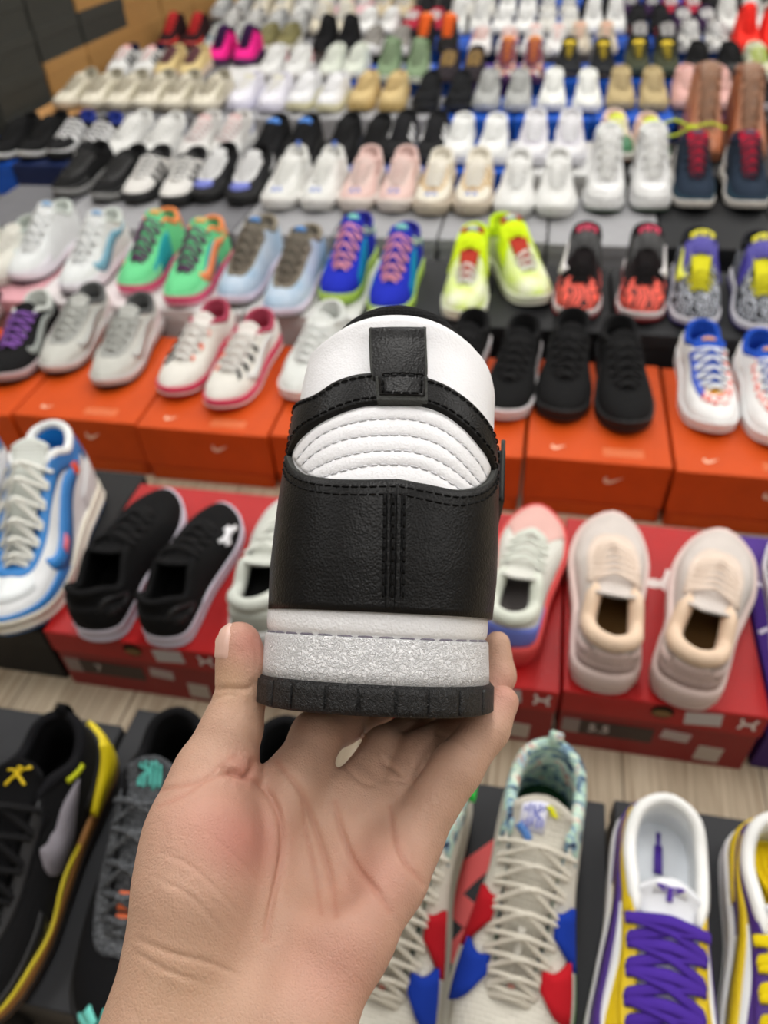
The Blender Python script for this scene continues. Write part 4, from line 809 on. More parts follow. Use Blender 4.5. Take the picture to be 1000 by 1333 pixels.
a1 = cols('leather#e6c60e', 'foam#e8e8ea', out='rubber#e0e0e2', lining='leather#e4e6e6', collar='leather#eeeeec', insole='leather#d9dee4', tongue='leather#e9ebf0', laces_flat='lace#4a2a9a', eyestay='leather#e6c60e', toe_guard='leather#e0c00e', toe_top='leather#4b2a86',
          ankle_panel='leather#e6c60e', ankle_panel_inner='leather#e6c60e', side_panel='leather#eceef0', side_panel_inner='leather#eceef0', heel_counter='leather#4b2a86', swoosh='leather#4b2a86', swoosh_inner='leather#4b2a86', tongue_label='leather#f0f1f4')
dub = ('lace_plate', 'dub', tl([([(-.48, .04), (.48, .04)], .24)], off=.0075, th=.002), 'metal#a9a49a')
insm = ('insole_print', 'insm', lambda l: join([box_geo(-.0035, .0035, .035, .062, l.h[0] + .004, l.h[0] + .0052, 0), box_geo(-.0018, .0018, .022, .035, l.h[0] + .004, l.h[0] + .0052, 0)]), 'print#4b2a9a')
by2((848, 1078), (842, 1470), zN, 'yellow and purple low sneaker with flat purple laces', gN, 'court', a1, 1, 'low_sneaker', [sheath('print#5a36a8'), dub, insm], L=.32)
a2 = dict(a1); a2.pop('toe_top'); a2.update(upper='leather#4b2a86', laces_flat='lace#ecd20f', eyestay='leather#4b2a86', ankle_panel='leather#4b2a86', ankle_panel_inner='leather#4b2a86', toe_guard='leather#e6c60e', swoosh='leather#e6c60e', swoosh_inner='leather#e6c60e', toe_box='leather#e6c60e', heel_counter='leather#e6c60e', insole='leather#e0c81c')
def lacebundle(l):
    z = l.h[0] + .008; out = []
    for k in range(4):
        P = [(-.012 + k * .004, .020, z), (-.014 + k * .006, .045, z + .004 + k * .001), (-.006 + k * .005, .066, z + .006), (.004 + k * .003, .085, z + .004), (-.004 + k * .004, .060, z + .010)]
        out.append(sweep(catmull(P, 16), .0035, .0018, 6))
    return join(out)
by2((986, 1100), (1020, 1480), zN, 'purple and yellow low sneaker with flat yellow laces', gN, 'court', a2, -1, 'low_sneaker', [sheath('print#e8d020'), dub, ('spare_laces', 'spl', lacebundle, 'lace#ecc90c')], L=.32)

# ---- wall of stacked shoe boxes at the far left
ONUM = ['first', 'second', 'third', 'fourth', 'fifth', 'sixth', 'seventh', 'eighth', 'ninth']
YS = [2.78, 3.14, 3.50, 3.93, 4.34, 4.75, 5.16, 5.57]; ZS = [0, .10, .20, .32, .44, .56, .68, .80]
for k in range(len(ZS) - 1):
    for j in range(len(YS) - 1):
        if j > 3 and k > 4: continue
        brown = j >= 3 or (k <= 2 and j >= 1) or (k == 4 and j == 2); cname = 'brown card' if brown else 'dark grey'
        colr = 'card#b0854f' if brown else 'card#3b3c38'; y0, y1 = YS[j] + .004, YS[j + 1] - .004
        t = thing('stacked_box', '%s box in the left wall stack, %s from its near end, %s layer up' % (cname, ONUM[j], ONUM[k]), 'box', (-2.19 + .004 * ((j * 7 + k * 3) % 3), (y0 + y1) / 2, ZS[k]), 0, 'boxes stacked along the left wall')
        d_ = (y1 - y0) / 2; h_ = ZS[k + 1] - ZS[k]
        put('box_body', box_geo(-.124, .124, -d_ + .002, d_ - .002, 0, h_ - .004, .001), colr, t)
        put('lid', box_geo(-.127, .127, -d_, d_, h_ * .62, h_ - .001, .0015), colr, t)
# ================================================================ THE HELD SHOE
_yl = np.array([math.sin(math.radians(3)), -math.tan(math.radians(9)), -1.0]); _yl /= np.linalg.norm(_yl)
_xl = np.array([math.cos(math.radians(2.6)), -math.sin(math.radians(2.6)), 0]); _xl -= _yl * (_xl @ _yl); _xl /= np.linalg.norm(_xl)
_zl = np.cross(_xl, _yl); RL = np.stack([_xl, _yl, _zl], 1); OL = pc(477, 934, .232)
def l2px(P):
    c = np.asarray(P) @ RL.T + OL; return np.stack([PW / 2 - F * c[..., 0] / c[..., 2], PH / 2 + F * c[..., 1] / c[..., 2]], -1)
BZ = np.array([(-.01, 0), (0, 0), (.034, .0015), (.05, .0008), (.07, .001), (.085, .003), (.10, .0065), (.115, .011), (.13, .016)])
def bz(z): return np.interp(z, BZ[:, 0], BZ[:, 1])
_zt = np.linspace(-.01, .15, 400); _pt = l2px(np.column_stack([.030 * _zt, bz(_zt), _zt]))[:, 1]
def zp(py): return np.interp(-np.asarray(py, float), -_pt, _zt)
def hw(px): return px * .262 / F
_WT = [(940, 148), (800, 145.5), (740, 147.5), (690, 145.5), (640, 143), (600, 141), (560, 140), (520, 137), (480, 132), (450, 128), (430, 125), (400, 122)]
_wz = zp([a for a, b in _WT]); _ww = np.array([b for a, b in _WT]) * (.262 + .156 * _wz) / F
_ww = _ww - .0023 * np.clip((zp(470) - _wz) / (zp(470) - zp(540)), 0, 1)
def wz(z): return np.interp(z, _wz, _ww)
EX = .86
def section(a, w_, D):
    aa = np.clip(np.abs(a), 0, 1) * np.pi / 2; ex = np.maximum(np.abs(a) - 1, 0)
    x = np.sign(a) * w_ * (np.sin(aa) ** EX + .04 * ex); y = D * (1 - np.cos(aa) ** EX) + ex * .05; return x, y
LEAN = .030
def HS(a, z):
    a, z = np.broadcast_arrays(np.asarray(a, float), np.asarray(z, float)); w_ = wz(z); x, y = section(a, w_, .88 * w_)
    return np.stack([x + LEAN * z, y + bz(z), z], -1)
def hsurf(a, z):
    e, f = .01, .0008; p = HS(a, z); da = HS(np.asarray(a) + e, z) - HS(np.asarray(a) - e, z); dz = HS(a, np.asarray(z) + f) - HS(a, np.asarray(z) - f)
    n = np.cross(da, dz); n /= np.linalg.norm(n, axis=-1)[..., None] + 1e-12; return p, n
def inv(px, py):
    """picture point -> (a, z) on the heel; Newton"""
    px = np.atleast_1d(np.asarray(px, float)); py = np.atleast_1d(np.asarray(py, float)); z = zp(py); w_ = 138.; px0 = 489 + (931 - py) * .052
    a = np.clip((px - px0) / w_, -.97, .97); a = np.sign(a) * (np.arcsin(np.abs(a) ** (1 / EX)) / (np.pi / 2))
    T = np.stack([px, py], -1)
    for _ in range(25):
        q = l2px(HS(a, z)) - T; e = 1e-4
        ja = (l2px(HS(a + e, z)) - l2px(HS(a - e, z))) / (2 * e); jz = (l2px(HS(a, z + e)) - l2px(HS(a, z - e))) / (2 * e)
        det = ja[:, 0] * jz[:, 1] - ja[:, 1] * jz[:, 0]; det = np.where(np.abs(det) < 1e3, np.sign(det + 1e-9) * 1e3, det)
        a = np.clip(a - np.clip((q[:, 0] * jz[:, 1] - q[:, 1] * jz[:, 0]) / det, -.08, .08), -1.02, 1.02); z = z - np.clip((q[:, 1] * ja[:, 0] - q[:, 0] * ja[:, 1]) / det, -.004, .004)
    return np.stack([a, z], -1)
def Z7(pts): return np.array([(310 + x / 2.703, 380 + y / 2.703) for x, y in pts])
def crv(pts, n=40, zoom=True):
    """zoom-picture polyline -> n samples of (a,z); entries (side, y) with side strings sit round the side"""
    out = []
    for x, y in pts:
        if isinstance(x, str): out.append((float(x), float(zp(380 + y / 2.703)))); continue
        q = Z7([(x, y)])[0] if zoom else (x, y); out.append(tuple(inv(q[0], q[1])[0]))
    return catmull(out, n)
HB = 'leather#18181a'; HWt = 'leather#ebebee'
FIN['hidegrain'] = (.42, .5, 'leather', 1500, .00012)
held = thing('held_high_top_sneaker', 'black and white leather high-top held up in the hand, heel towards the camera', 'shoe')
held.matrix_world = Matrix([list(r) + [t_] for r, t_ in zip(R.T @ RL, cam2w(OL))] + [[0, 0, 0, 1]])
def hput(name, g, c, par=None, smooth=True): return mesh_obj(name, g[0], g[1], c, par or held, smooth=smooth)
def hleather(name, hexc, rough, dist):
    m, N, L, b = new_mat(name); b.inputs['Base Color'].default_value = (*lin(hexc), 1); b.inputs['Roughness'].default_value = rough; b.inputs['Specular IOR Level'].default_value = .28 if 'black' in name else .5
    tc = N.new('ShaderNodeTexCoord'); n1 = N.new('ShaderNodeTexNoise'); n1.inputs['Scale'].default_value = 150; n1.inputs['Detail'].default_value = 2; n1.inputs['Distortion'].default_value = .6
    n2 = N.new('ShaderNodeTexVoronoi'); n2.inputs['Scale'].default_value = 1300; n2.feature = 'SMOOTH_F1'
    ma = N.new('ShaderNodeMath'); ma.operation = 'MULTIPLY_ADD'; ma.inputs[1].default_value = .7
    L.new(tc.outputs['Object'], n1.inputs['Vector']); L.new(tc.outputs['Object'], n2.inputs['Vector']); L.new(n2.outputs['Distance'], ma.inputs[0]); L.new(n1.outputs['Fac'], ma.inputs[2])
    bp = N.new('ShaderNodeBump'); bp.inputs['Distance'].default_value = dist; L.new(ma.outputs[0], bp.inputs['Height']); L.new(bp.outputs[0], b.inputs['Normal']); return m
def pebble(name, hexc, rough, sc, dist, detail=3):
    m, N, L, b = new_mat(name); b.inputs['Base Color'].default_value = (*lin(hexc), 1); b.inputs['Roughness'].default_value = rough
    tc = N.new('ShaderNodeTexCoord'); n1 = N.new('ShaderNodeTexNoise'); n1.inputs['Scale'].default_value = sc; n1.inputs['Detail'].default_value = detail; n1.inputs['Distortion'].default_value = 1.2
    cr = N.new('ShaderNodeMapRange'); cr.inputs['From Min'].default_value = .4; cr.inputs['From Max'].default_value = .6
    L.new(tc.outputs['Object'], n1.inputs['Vector']); L.new(n1.outputs['Fac'], cr.inputs['Value']); bp = N.new('ShaderNodeBump'); bp.inputs['Distance'].default_value = dist
    L.new(cr.outputs[0], bp.inputs['Height']); L.new(bp.outputs[0], b.inputs['Normal']); return m
MB_ = hleather('black_leather', '#0b0b0c', .40, .00022); MW_ = hleather('white_leather', '#f1f1f4', .45, .0002)
MS_ = pebble('pebbled_white_rubber', '#f7f7f9', .42, 980, .00055); MO_ = pebble('pebbled_black_rubber', '#0c0c0e', .48, 900, .0003); MR_ = hleather('glossy_white_rubber', '#f2f2f4', .25, .0003)
ME_ = 'suede#4a4b49'
# white padded body with rolled collar
dome = [inv(x, y)[0] for x, y in [(386, 500), (391, 482), (399, 463), (416, 444), (436, 428), (458, 415), (487, 407), (516, 404), (545, 407), (573, 415), (596, 428), (616, 444), (632, 463), (640, 482), (645, 500)]]
dome = np.array(dome); da_ = np.concatenate([[-2.6, -1.6, -1.08], dome[1:-1, 0], [1.08, 1.6, 2.6]]); dz_ = np.concatenate([[zp(440), zp(470), zp(497)], dome[1:-1, 1], [zp(497), zp(470), zp(440)]])
o_ = np.argsort(da_); da_, dz_ = da_[o_], dz_[o_]
def ztop(a): return np.interp(a, da_, dz_)
aa = np.linspace(-2.3, 2.3, 121); zt = ztop(aa); zt = np.convolve(np.pad(zt, 2, 'edge'), np.ones(5) / 5, 'valid'); rows = []
for t_ in np.linspace(0, 1, 26):
    z = zp(800) + (zt - .004 - zp(800)) * t_; p, n = hsurf(aa, z); rows.append(p)
pt, nt = hsurf(aa, zt - .004)
for k in range(1, 9):
    ph = k / 8 * math.pi; rows.append(pt - nt * (.0045 * (1 - math.cos(ph))) + np.array([0, 0, .004]) * math.sin(ph))
for dd in (.02, .045): rows.append(pt - nt * .010 - np.array([0, 0, dd]))
G = np.stack(rows, 1); hput('quilted_collar_body', grid(G), MW_)
# black knit lining roll showing over the collar
al = np.linspace(-.52, .52, 36); pl, nl = hsurf(al, ztop(al)); P_ = pl - nl * .0075 + np.column_stack([0 * al, 0 * al, -.0042 + .0050 * np.cos(al * 2.4)])
hput('collar_lining', sweep(P_, .0048, .0042, 10), 'lace#101011')
pin = pt - nt * .0102; hput('inner_lining', grid(np.stack([pin, pin - [0, 0, .03], pin * [.95, 1, 1] - [0, 0, .07]], 1)), 'knit#121213')
# upper arch band
bo = crv([('-2.2', 560), ('-1.5', 545), ('-1.12', 530), (170, 505), (207, 440), (270, 375), (350, 325), (420, 302), (480, 296), (570, 294), (655, 311), (720, 335), (790, 380), (850, 440), (889, 510), ('1.12', 560), ('1.5', 580), ('2.2', 600)], 90)
bi = crv([('-2.2', 760), ('-1.5', 740), ('-1.05', 660), (186, 572), (250, 492), (330, 442), (430, 407), (500, 400), (570, 398), (650, 405), (720, 430), (790, 480), (848, 545), (884, 605), ('1.05', 680), ('1.5', 740), ('2.2', 760)], 90)
band = hput('arch_band', patch(hsurf, bo, bi, .0008, .0010, 8, bulge=.0003), MB_)
def lerp_c(A, B, t): return A * (1 - t) + B * t
def stitches(curve_az, name, parent, color, step=.0030, ln=.0019, off=.0022, r=.00034, surf=hsurf):
    c = catmull(curve_az, 400); P, Nn = surf(c[:, 0], c[:, 1]); s_ = np.concatenate([[0], np.cumsum(np.linalg.norm(np.diff(P, axis=0), axis=1))]); out = []
    for s0 in np.arange(step / 2, s_[-1] - ln, step):
        q = [np.array([np.interp(s0 + ln * k, s_, (P + Nn * (off + h))[:, j]) for j in range(3)]) for k, h in ((-.12, -.0006), (.1, 0), (.5, .0001), (.9, 0), (1.12, -.0006))]
        out.append(sweep(q, r, r, 5, up_hint=(0, -1, .2)))
    o = hput(name, join(out), color, parent); o['kind'] = 'stuff'; return o
stitches(lerp_c(bo, bi, .13)[12:-12], 'stitching', band, 'lace#0c0c0d', off=.0023)
stitches(lerp_c(bo, bi, .84)[12:-12], 'stitching', band, 'lace#0c0c0d', off=.0023)
# quilted white fan: strips between the stitched arcs
top = [(196, 578), (255, 497), (335, 448), (430, 412), (500, 405), (600, 406), (700, 430), (780, 478), (840, 545), (884, 612)]
s1 = [(207, 600), (270, 525), (345, 482), (430, 458), (500, 450), (600, 451), (690, 474), (770, 524), (835, 592), (872, 655)]
s2 = [(222, 618), (285, 562), (360, 527), (440, 511), (510, 507), (600, 508), (690, 532), (760, 578), (815, 635), (850, 678)]
s3 = [(245, 640), (320, 600), (390, 577), (460, 565), (520, 561), (600, 564), (680, 585), (745, 620), (795, 660), (828, 690)]
s4 = [(285, 660), (350, 638), (410, 622), (470, 612), (530, 610), (600, 613), (665, 630), (715, 655), (750, 678), (785, 700)]
s5 = [(300, 690), (370, 690), (430, 690), (490, 690), (540, 692), (600, 697), (650, 702), (695, 708), (730, 712), (765, 716)]
fan = hput('quilted_heel_panel', patch(hsurf, crv(top, 60), crv(s1, 60), .0001, .0003, 7, bulge=.0006), MW_)
for A_, B_ in ((s1, s2), (s2, s3), (s3, s4), (s4, s5)): hput('quilt_ridge', patch(hsurf, crv(A_, 60), crv(B_, 60), .0001, .0003, 7, bulge=.0006), MW_, fan)
for s_ in (s1, s2, s3, s4): stitches(crv(s_, 60), 'stitching', fan, 'lace#d2d2d6', off=.0006, step=.0034, ln=.0022)
# heel counter
ct = crv([('-2.2', 640), ('-1.5', 600), ('-1.1', 575), (188, 582), (204, 622), (250, 652), (330, 668), (430, 672), (545, 670), (565, 670), (650, 686), (760, 706), (838, 692), (880, 655), (896, 605), ('1.1', 600), ('1.5', 610), ('2.2', 640)], 120)
cb = np.column_stack([ct[:, 0] * 1.0, np.full(len(ct), float(zp(797)))])
cnt = hput('heel_counter', patch(hsurf, ct, cb, .0012, .0013, 18, skirt=.003), MB_)
hput('cut_edge', patch(hsurf, ct[18:-18] + [0, .00045], ct[18:-18] - [0, .0002], .0011, .0010, 2), ME_, cnt)
q = ct[22:-22]; off_ = lambda dz_: np.column_stack([q[:, 0], q[:, 1] - dz_])
stitches(off_(.0022), 'stitching', cnt, 'lace#0b0b0c', off=.0027); stitches(off_(.0048), 'stitching', cnt, 'lace#0b0b0c', off=.0027)
for x_, wd_ in ((517, .0), (547, .0), (583, .0)):
    a0 = inv(310 + x_ / 2.703, 640)[0]; a1 = inv(310 + (x_ - 6) / 2.703, 784)[0]
    stitches(np.array([a0, a1]), 'seam_stitching', cnt, 'lace#0b0b0c', off=.0036 if x_ == 547 else .0030, step=.0037, ln=.0027, r=.0005)
for x0_, x1_ in ((521, 545), (552, 578)):
    A_ = np.array([inv(310 + x0_ / 2.703, 633)[0], inv(310 + (x0_ - 8) / 2.703, 793)[0]]); B_ = np.array([inv(310 + x1_ / 2.703, 633)[0], inv(310 + (x1_ - 6) / 2.703, 793)[0]])
    hput('seam_ridge', patch(hsurf, catmull(A_, 40), catmull(B_, 40), .0020, .0003, 6, bulge=.0006), MB_, cnt)
# little puckers beside the seam
for k, yy in enumerate(range(655, 785, 13)):
    A_ = inv(499, yy)[0]; B_ = inv(505, yy + 2)[0]
# pull tab and its stitched foot
tabo = [Z7([p])[0] for p in [(471, 150), (472, 200), (474, 250), (476, 300), (477, 322)]]; tabi = [Z7([p])[0] for p in [(655, 148), (656, 200), (658, 250), (659, 300), (660, 322)]]
def pxc(pts, n): return catmull([tuple(inv(*p)[0]) for p in pts], n)
TA, TB = pxc(tabo, 24), pxc(tabi, 24)
UV = TA[:, None] * (1 - np.linspace(0, 1, 13))[None, :, None] + TB[:, None] * np.linspace(0, 1, 13)[None, :, None]
Pp, Np = hsurf(UV[..., 0], UV[..., 1]); lift = (.0016 + .0032 * np.sin(np.linspace(math.pi * .62, 0.15, 24)))[:, None, None]
Gt = Pp + np.array([0, -1., 0]) * lift
top_roll = [Gt[0] + np.array([0, .0006, .0009]), Gt[0] + np.array([0, .0022, .0012]), Gt[0] + np.array([0, .0036, .0002])]
loop_ = np.concatenate([np.array(top_roll)[::-1], Gt], 0)
rg = np.concatenate([loop_, (loop_ + np.array([0, .0012, -.0004]))[::-1]], 0)
tab = hput('pull_tab', grid(rg, cu=True), MB_)
edge = lambda j: sweep(loop_[:, j] + np.array([0, .0006, 0]), .0009, .0005, 5)
hput('tab_edge', join([edge(0), edge(12)]), ME_, tab)
FA = pxc([Z7([p])[0] for p in [(487, 316), (489, 360), (492, 403)]], 12); FB = pxc([Z7([p])[0] for p in [(659, 318), (660, 362), (661, 405)]], 12)
foot = hput('tab_foot', patch(hsurf, FA, FB, .0022, .0012, 9), ME_)
FA2 = pxc([Z7([p])[0] for p in [(496, 318), (500, 372), (501, 384)]], 10); FB2 = pxc([Z7([p])[0] for p in [(652, 320), (652, 376), (650, 388)]], 10)
hput('foot_face', patch(hsurf, FA2, FB2, .0030, .0010, 7, bulge=.0004), MB_, foot)
for pts in ([(500, 318), (575, 312), (650, 318)], [(508, 378), (575, 381), (642, 381)], [(509, 325), (511, 378)], [(642, 325), (640, 378)]):
    stitches(pxc([Z7([p])[0] for p in pts], 10), 'stitching', foot, 'lace#0a0a0b', off=.0046, step=.0028)
# ankle flaps of the eyestay at both sides
for s_ in (-1, 1):
    A_ = np.array([(s_ * 1.35, zp(522 if s_ < 0 else 535)), (s_ * 1.35, zp(612))]); B_ = np.array([(s_ * 2.3, zp(500)), (s_ * 2.3, zp(640))])
    g = patch(hsurf, catmull(A_, 14) if s_ < 0 else catmull(B_, 14), catmull(B_, 14) if s_ < 0 else catmull(A_, 14), .0040, .0022, 6, skirt=.006); fl = hput('ankle_flap', g, MB_)
    hput('cut_edge', sweep(HS(np.full(12, s_ * 1.36), np.linspace(zp(520), zp(612), 12)) + np.array([s_ * .0052, 0, 0]), .0009, .0009, 6), ME_, fl)
# sole
def sole_grid(prof, a=np.linspace(-2.9, 2.9, 151)):
    return np.stack([np.stack([*section(a, w_, .92 * w_), np.full_like(a, z)], -1) + [0, y0, 0] for w_, z, y0 in prof], 1)
z1, z2, z3, z4 = float(zp(892)), float(zp(831)), float(zp(827)), float(zp(792))
hput('outsole_rim', grid(sole_grid([(hw(140), .0004, .004), (hw(151), .0002, .0010), (hw(154.5), .0014, .0002), (hw(155.5), z1 - .001, 0), (hw(154), z1 + .0002, .0006), (hw(146), z1 + .0004, .002)])), MO_)
sw = hput('sidewall', grid(sole_grid([(hw(148), z1, .0014), (hw(151.5), z1 + .0001, .0006), (hw(151.2), z1 + .004, .0007), (hw(149.5), z2 - .001, .0012), (hw(148.5), z2, .0016), (hw(145), z2 + .0002, .0028)])), MS_)
k6 = np.linspace(0, math.pi, 9)
rim = hput('midsole_rim', grid(sole_grid([(hw(143), z3 - .0008, .0024)] + [(hw(144.8 + 3.2 * math.sin(t_)), (z3 + z4) / 2 - (z4 - z3) / 2 * math.cos(t_), .0020 - .0012 * math.sin(t_)) for t_ in k6] + [(hw(138), z4, .004)])), MR_)
ssurf = lambda w_, y0: (lambda a, z: (lambda P, Nn: (P, Nn))(*_sf(a, z, w_, y0)))
def _sf(a, z, w_, y0):
    f = lambda a: np.stack([*section(a, w_, .92 * w_), np.zeros_like(a)], -1); a, z = np.broadcast_arrays(np.asarray(a, float), np.asarray(z, float))
    p = f(a) + np.stack([0 * a, 0 * a + y0, z], -1); t_ = f(a + .01) - f(a - .01); n = np.stack([t_[..., 1], -t_[..., 0], 0 * a], -1); n /= np.linalg.norm(n, axis=-1)[..., None]; return p, n
stitches(np.array([(-1.0, z2 + .0004), (1.0, z2 + .0004)]), 'sole_stitching', rim, 'lace#8e8a96', off=-.0002, step=.0068, ln=.0048, r=.0004, surf=lambda a, z: _sf(a, z, hw(146.5), .0022))
def sa(px):   # picture x on the outsole -> section parameter
    a = np.linspace(-1.1, 1.1, 900); s_ = _sf(a, np.full(900, z1 / 2), hw(155.5), 0)[0]; x = l2px(s_)[:, 0]; o = np.argsort(x); return float(np.interp(px, x[o], a[o]))
cuts = [-1.9, -1.6, -1.3] + [sa(x) for x in (331.5, 340, 357, 381, 424, 467, 515, 557, 597, 626, 640.5)] + [1.3, 1.6, 1.9]
for a0, a1 in zip(cuts[:-1], cuts[1:]):
    g_a = .0005 / .065
    hput('tread_block', patch(lambda a, z: _sf(a, z, hw(155.8), 0), np.column_stack([np.linspace(a0 + g_a, a1 - g_a, 9), np.full(9, .0009)])[::1], np.column_stack([np.linspace(a0 + g_a, a1 - g_a, 9), np.full(9, z1 - .0009)]), .0001, .0005, 5, skirt=.0008, flip=True), MO_)
# front of the shoe, out of sight behind the heel
KINDS['heldfront'] = dict(top=topline(.100, .100, .100, .118, .214, .066, lean=.035), hs=.034, fs=.028, fl=.002, toe=.006)
fr = {'upper': HWt, 'midsole': 'rubber#e6e6e8', 'outsole': 'rubber#18181a', 'tongue': 'knit#18181a', 'laces_flat': 'lace#18181a', 'toe_guard': HB, 'eyestay': HB, 'toe_box': HWt, 'swoosh': HB, 'swoosh_inner': HB}
for p_, c_ in fr.items():
    o = mesh_obj(PART_NAME.get(p_, p_), None, None, c_, held, me=part_mesh('heldfront', p_, -1)); o.location = (0, .010, .001); o.scale = (1.02, .93, .97)
# ================================================================ THE HAND
def nets(fld, org, h):
    """naive surface nets; fld<0 inside"""
    n0, n1, n2 = fld.shape; s = fld < 0
    c = np.zeros((n0 - 1, n1 - 1, n2 - 1), np.uint8)
    for i in (0, 1):
        for j in (0, 1):
            for k in (0, 1): c += s[i:n0 - 1 + i, j:n1 - 1 + j, k:n2 - 1 + k]
    act = (c > 0) & (c < 8); idx = np.argwhere(act); vid = -np.ones(act.shape, np.int64); vid[act] = np.arange(len(idx))
    acc = np.zeros((len(idx), 3)); cnt = np.zeros(len(idx)); I, J, Kk = idx.T
    corners = [(i, j, k) for i in (0, 1) for j in (0, 1) for k in (0, 1)]
    for a in corners:
        for ax in range(3):
            if a[ax]: continue
            b = list(a); b[ax] = 1
            fa = fld[I + a[0], J + a[1], Kk + a[2]]; fb = fld[I + b[0], J + b[1], Kk + b[2]]; m = (fa < 0) != (fb < 0)
            t = np.where(m, fa / np.where(m, fa - fb, 1), 0); p = np.tile(np.array(a, float), (len(idx), 1)); p[:, ax] += t
            acc += p * m[:, None]; cnt += m
    V = (idx + acc / cnt[:, None]) * h + org; Fc = []
    for ax in range(3):
        o1, o2 = (ax + 1) % 3, (ax + 2) % 3
        sl0 = [slice(1, -1)] * 3; sl0[ax] = slice(0, -1); sl1 = [slice(1, -1)] * 3; sl1[ax] = slice(1, None)
        A, Bq = s[tuple(sl0)], s[tuple(sl1)]; e = np.argwhere(A != Bq)
        if not len(e): continue
        fl = A[tuple(e.T)]; g = e.copy(); g[:, o1] += 1; g[:, o2] += 1
        def cid(d1, d2):
            q = g.copy(); q[:, o1] -= d1; q[:, o2] -= d2; return vid[tuple(q.T)]
        q = np.stack([cid(1, 1), cid(0, 1), cid(0, 0), cid(1, 0)], 1); q[~fl] = q[~fl][:, ::-1]; Fc.append(q)
    return V, np.concatenate(Fc)
def rm(r, Z): return r * Z / F
def cap_chain(pts): return [(pc(a[0], a[1], a[2]), pc(b[0], b[1], b[2]), rm(a[3], a[2]), rm(b[3], b[2])) for a, b in zip(pts[:-1], pts[1:])]
palm = []
palm += cap_chain([(262, 1330, .226, 62), (300, 1200, .240, 56), (382, 1020, .264, 37)])
palm += cap_chain([(310, 1330, .228, 62), (362, 1200, .246, 54), (450, 1040, .268, 33)])
palm += cap_chain([(360, 1330, .228, 62), (420, 1200, .246, 50), (498, 1065, .268, 33)])
palm += cap_chain([(398, 1330, .226, 60), (452, 1215, .238, 56), (505, 1140, .250, 46), (533, 1098, .260, 38)])
palm += cap_chain([(205, 1340, .224, 66), (237, 1235, .230, 66), (252, 1150, .234, 70), (262, 1085, .240, 66), (272, 1030, .250, 50)])
palm += cap_chain([(285, 1075, .256, 46), (370, 1035, .266, 32)])
palm += cap_chain([(215, 1335, .224, 72), (125, 1640, .200, 120)]) + cap_chain([(385, 1335, .224, 66), (320, 1650, .200, 120)]) + cap_chain([(300, 1320, .230, 70), (225, 1640, .20, 135)])
thumb = cap_chain([(268, 1060, .250, 56), (282, 1000, .254, 46), (302, 948, .258, 37), (315, 902, .262, 29), (315, 868, .263, 30), (311, 838, .263, 29)])
pinky = cap_chain([(533, 1095, .260, 37), (594, 1000, .266, 33), (634, 947, .272, 29), (654, 914, .276, 22)])
ringf = cap_chain([(500, 1062, .269, 32), (548, 985, .281, 32), (612, 942, .296, 27), (650, 880, .304, 21), (648, 838, .306, 17)])
middle = cap_chain([(455, 1040, .269, 32), (500, 975, .287, 28), (542, 948, .305, 25), (575, 932, .325, 22)])
index = cap_chain([(385, 1018, .265, 37), (412, 958, .277, 33), (444, 940, .294, 29), (488, 928, .317, 24)])
H = .0013; lo = np.array([-.098, -.215, -.340]); hi = np.array([.062, -.030, -.170])
nx = [int((hi[k] - lo[k]) / H) for k in range(3)]
gx, gy, gz = [(lo[k] + H * np.arange(nx[k])).astype(np.float32) for k in range(3)]
def sdf(caps, kk, shape, sub):
    X_, Y_, Z_ = gx[sub[0]][:, None, None], gy[sub[1]][None, :, None], gz[sub[2]][None, None, :]; out = None
    for A, B, ra, rb in caps:
        d = B - A; L2 = float(d @ d); t = np.clip(((X_ - A[0]) * d[0] + (Y_ - A[1]) * d[1] + (Z_ - A[2]) * d[2]) / L2, 0, 1).astype(np.float32)
        q = np.sqrt((X_ - A[0] - t * d[0]) ** 2 + (Y_ - A[1] - t * d[1]) ** 2 + (Z_ - A[2] - t * d[2]) ** 2) - (ra + t * (rb - ra))
        if out is None: out = q
        else: h = np.maximum(kk - np.abs(out - q), 0) / kk; out = np.minimum(out, q) - h * h * kk * .25
    return out
full = (slice(None),) * 3
fld = sdf(palm, .008, None, full)
def smin(a, b, k): h = np.maximum(k - np.abs(a - b), 0) / k; return np.minimum(a, b) - h * h * k * .25
fing = None
for c_ in (index, middle, ringf, pinky):
    f_ = sdf(c_, .003, None, full); fing = f_ if fing is None else smin(fing, f_, .0012)
fld = smin(fld, fing, .006); fld = smin(fld, sdf(thumb, .005, None, full), .007)
# hollow of the palm
hc = pc(425, 1105, .238); dh = np.sqrt((gx[:, None, None] - hc[0]) ** 2 + ((gy[None, :, None] - hc[1]) * .8) ** 2 + (gz[None, None, :] - hc[2]) ** 2) - .0135
kk = .008; h_ = np.maximum(kk - np.abs(-dh - fld), 0) / kk; fld = np.maximum(fld, -dh) + h_ * h_ * kk * .25
for ax_ in range(3):
    for e_ in (0, -1):
        s_ = [slice(None)] * 3; s_[ax_] = e_; fld[tuple(s_)] = np.maximum(fld[tuple(s_)], .0004)
V, Q = nets(fld, lo + 0, H)
lab = np.arange(len(V))           # keep only the largest connected surface
for _ in range(600):
    m_ = lab[Q].min(1); new = lab.copy(); np.minimum.at(new, Q.ravel(), np.repeat(m_, 4)); new = new[new]
    if (new == lab).all(): break
    lab = new
keep = lab == np.bincount(lab).argmax(); Q = Q[keep[Q].all(1)]; rmap = np.cumsum(keep) - 1; V = V[keep]; Q = rmap[Q]
print('HAND', keep.sum(), (~keep).sum()); del fld, fing, dh, h_
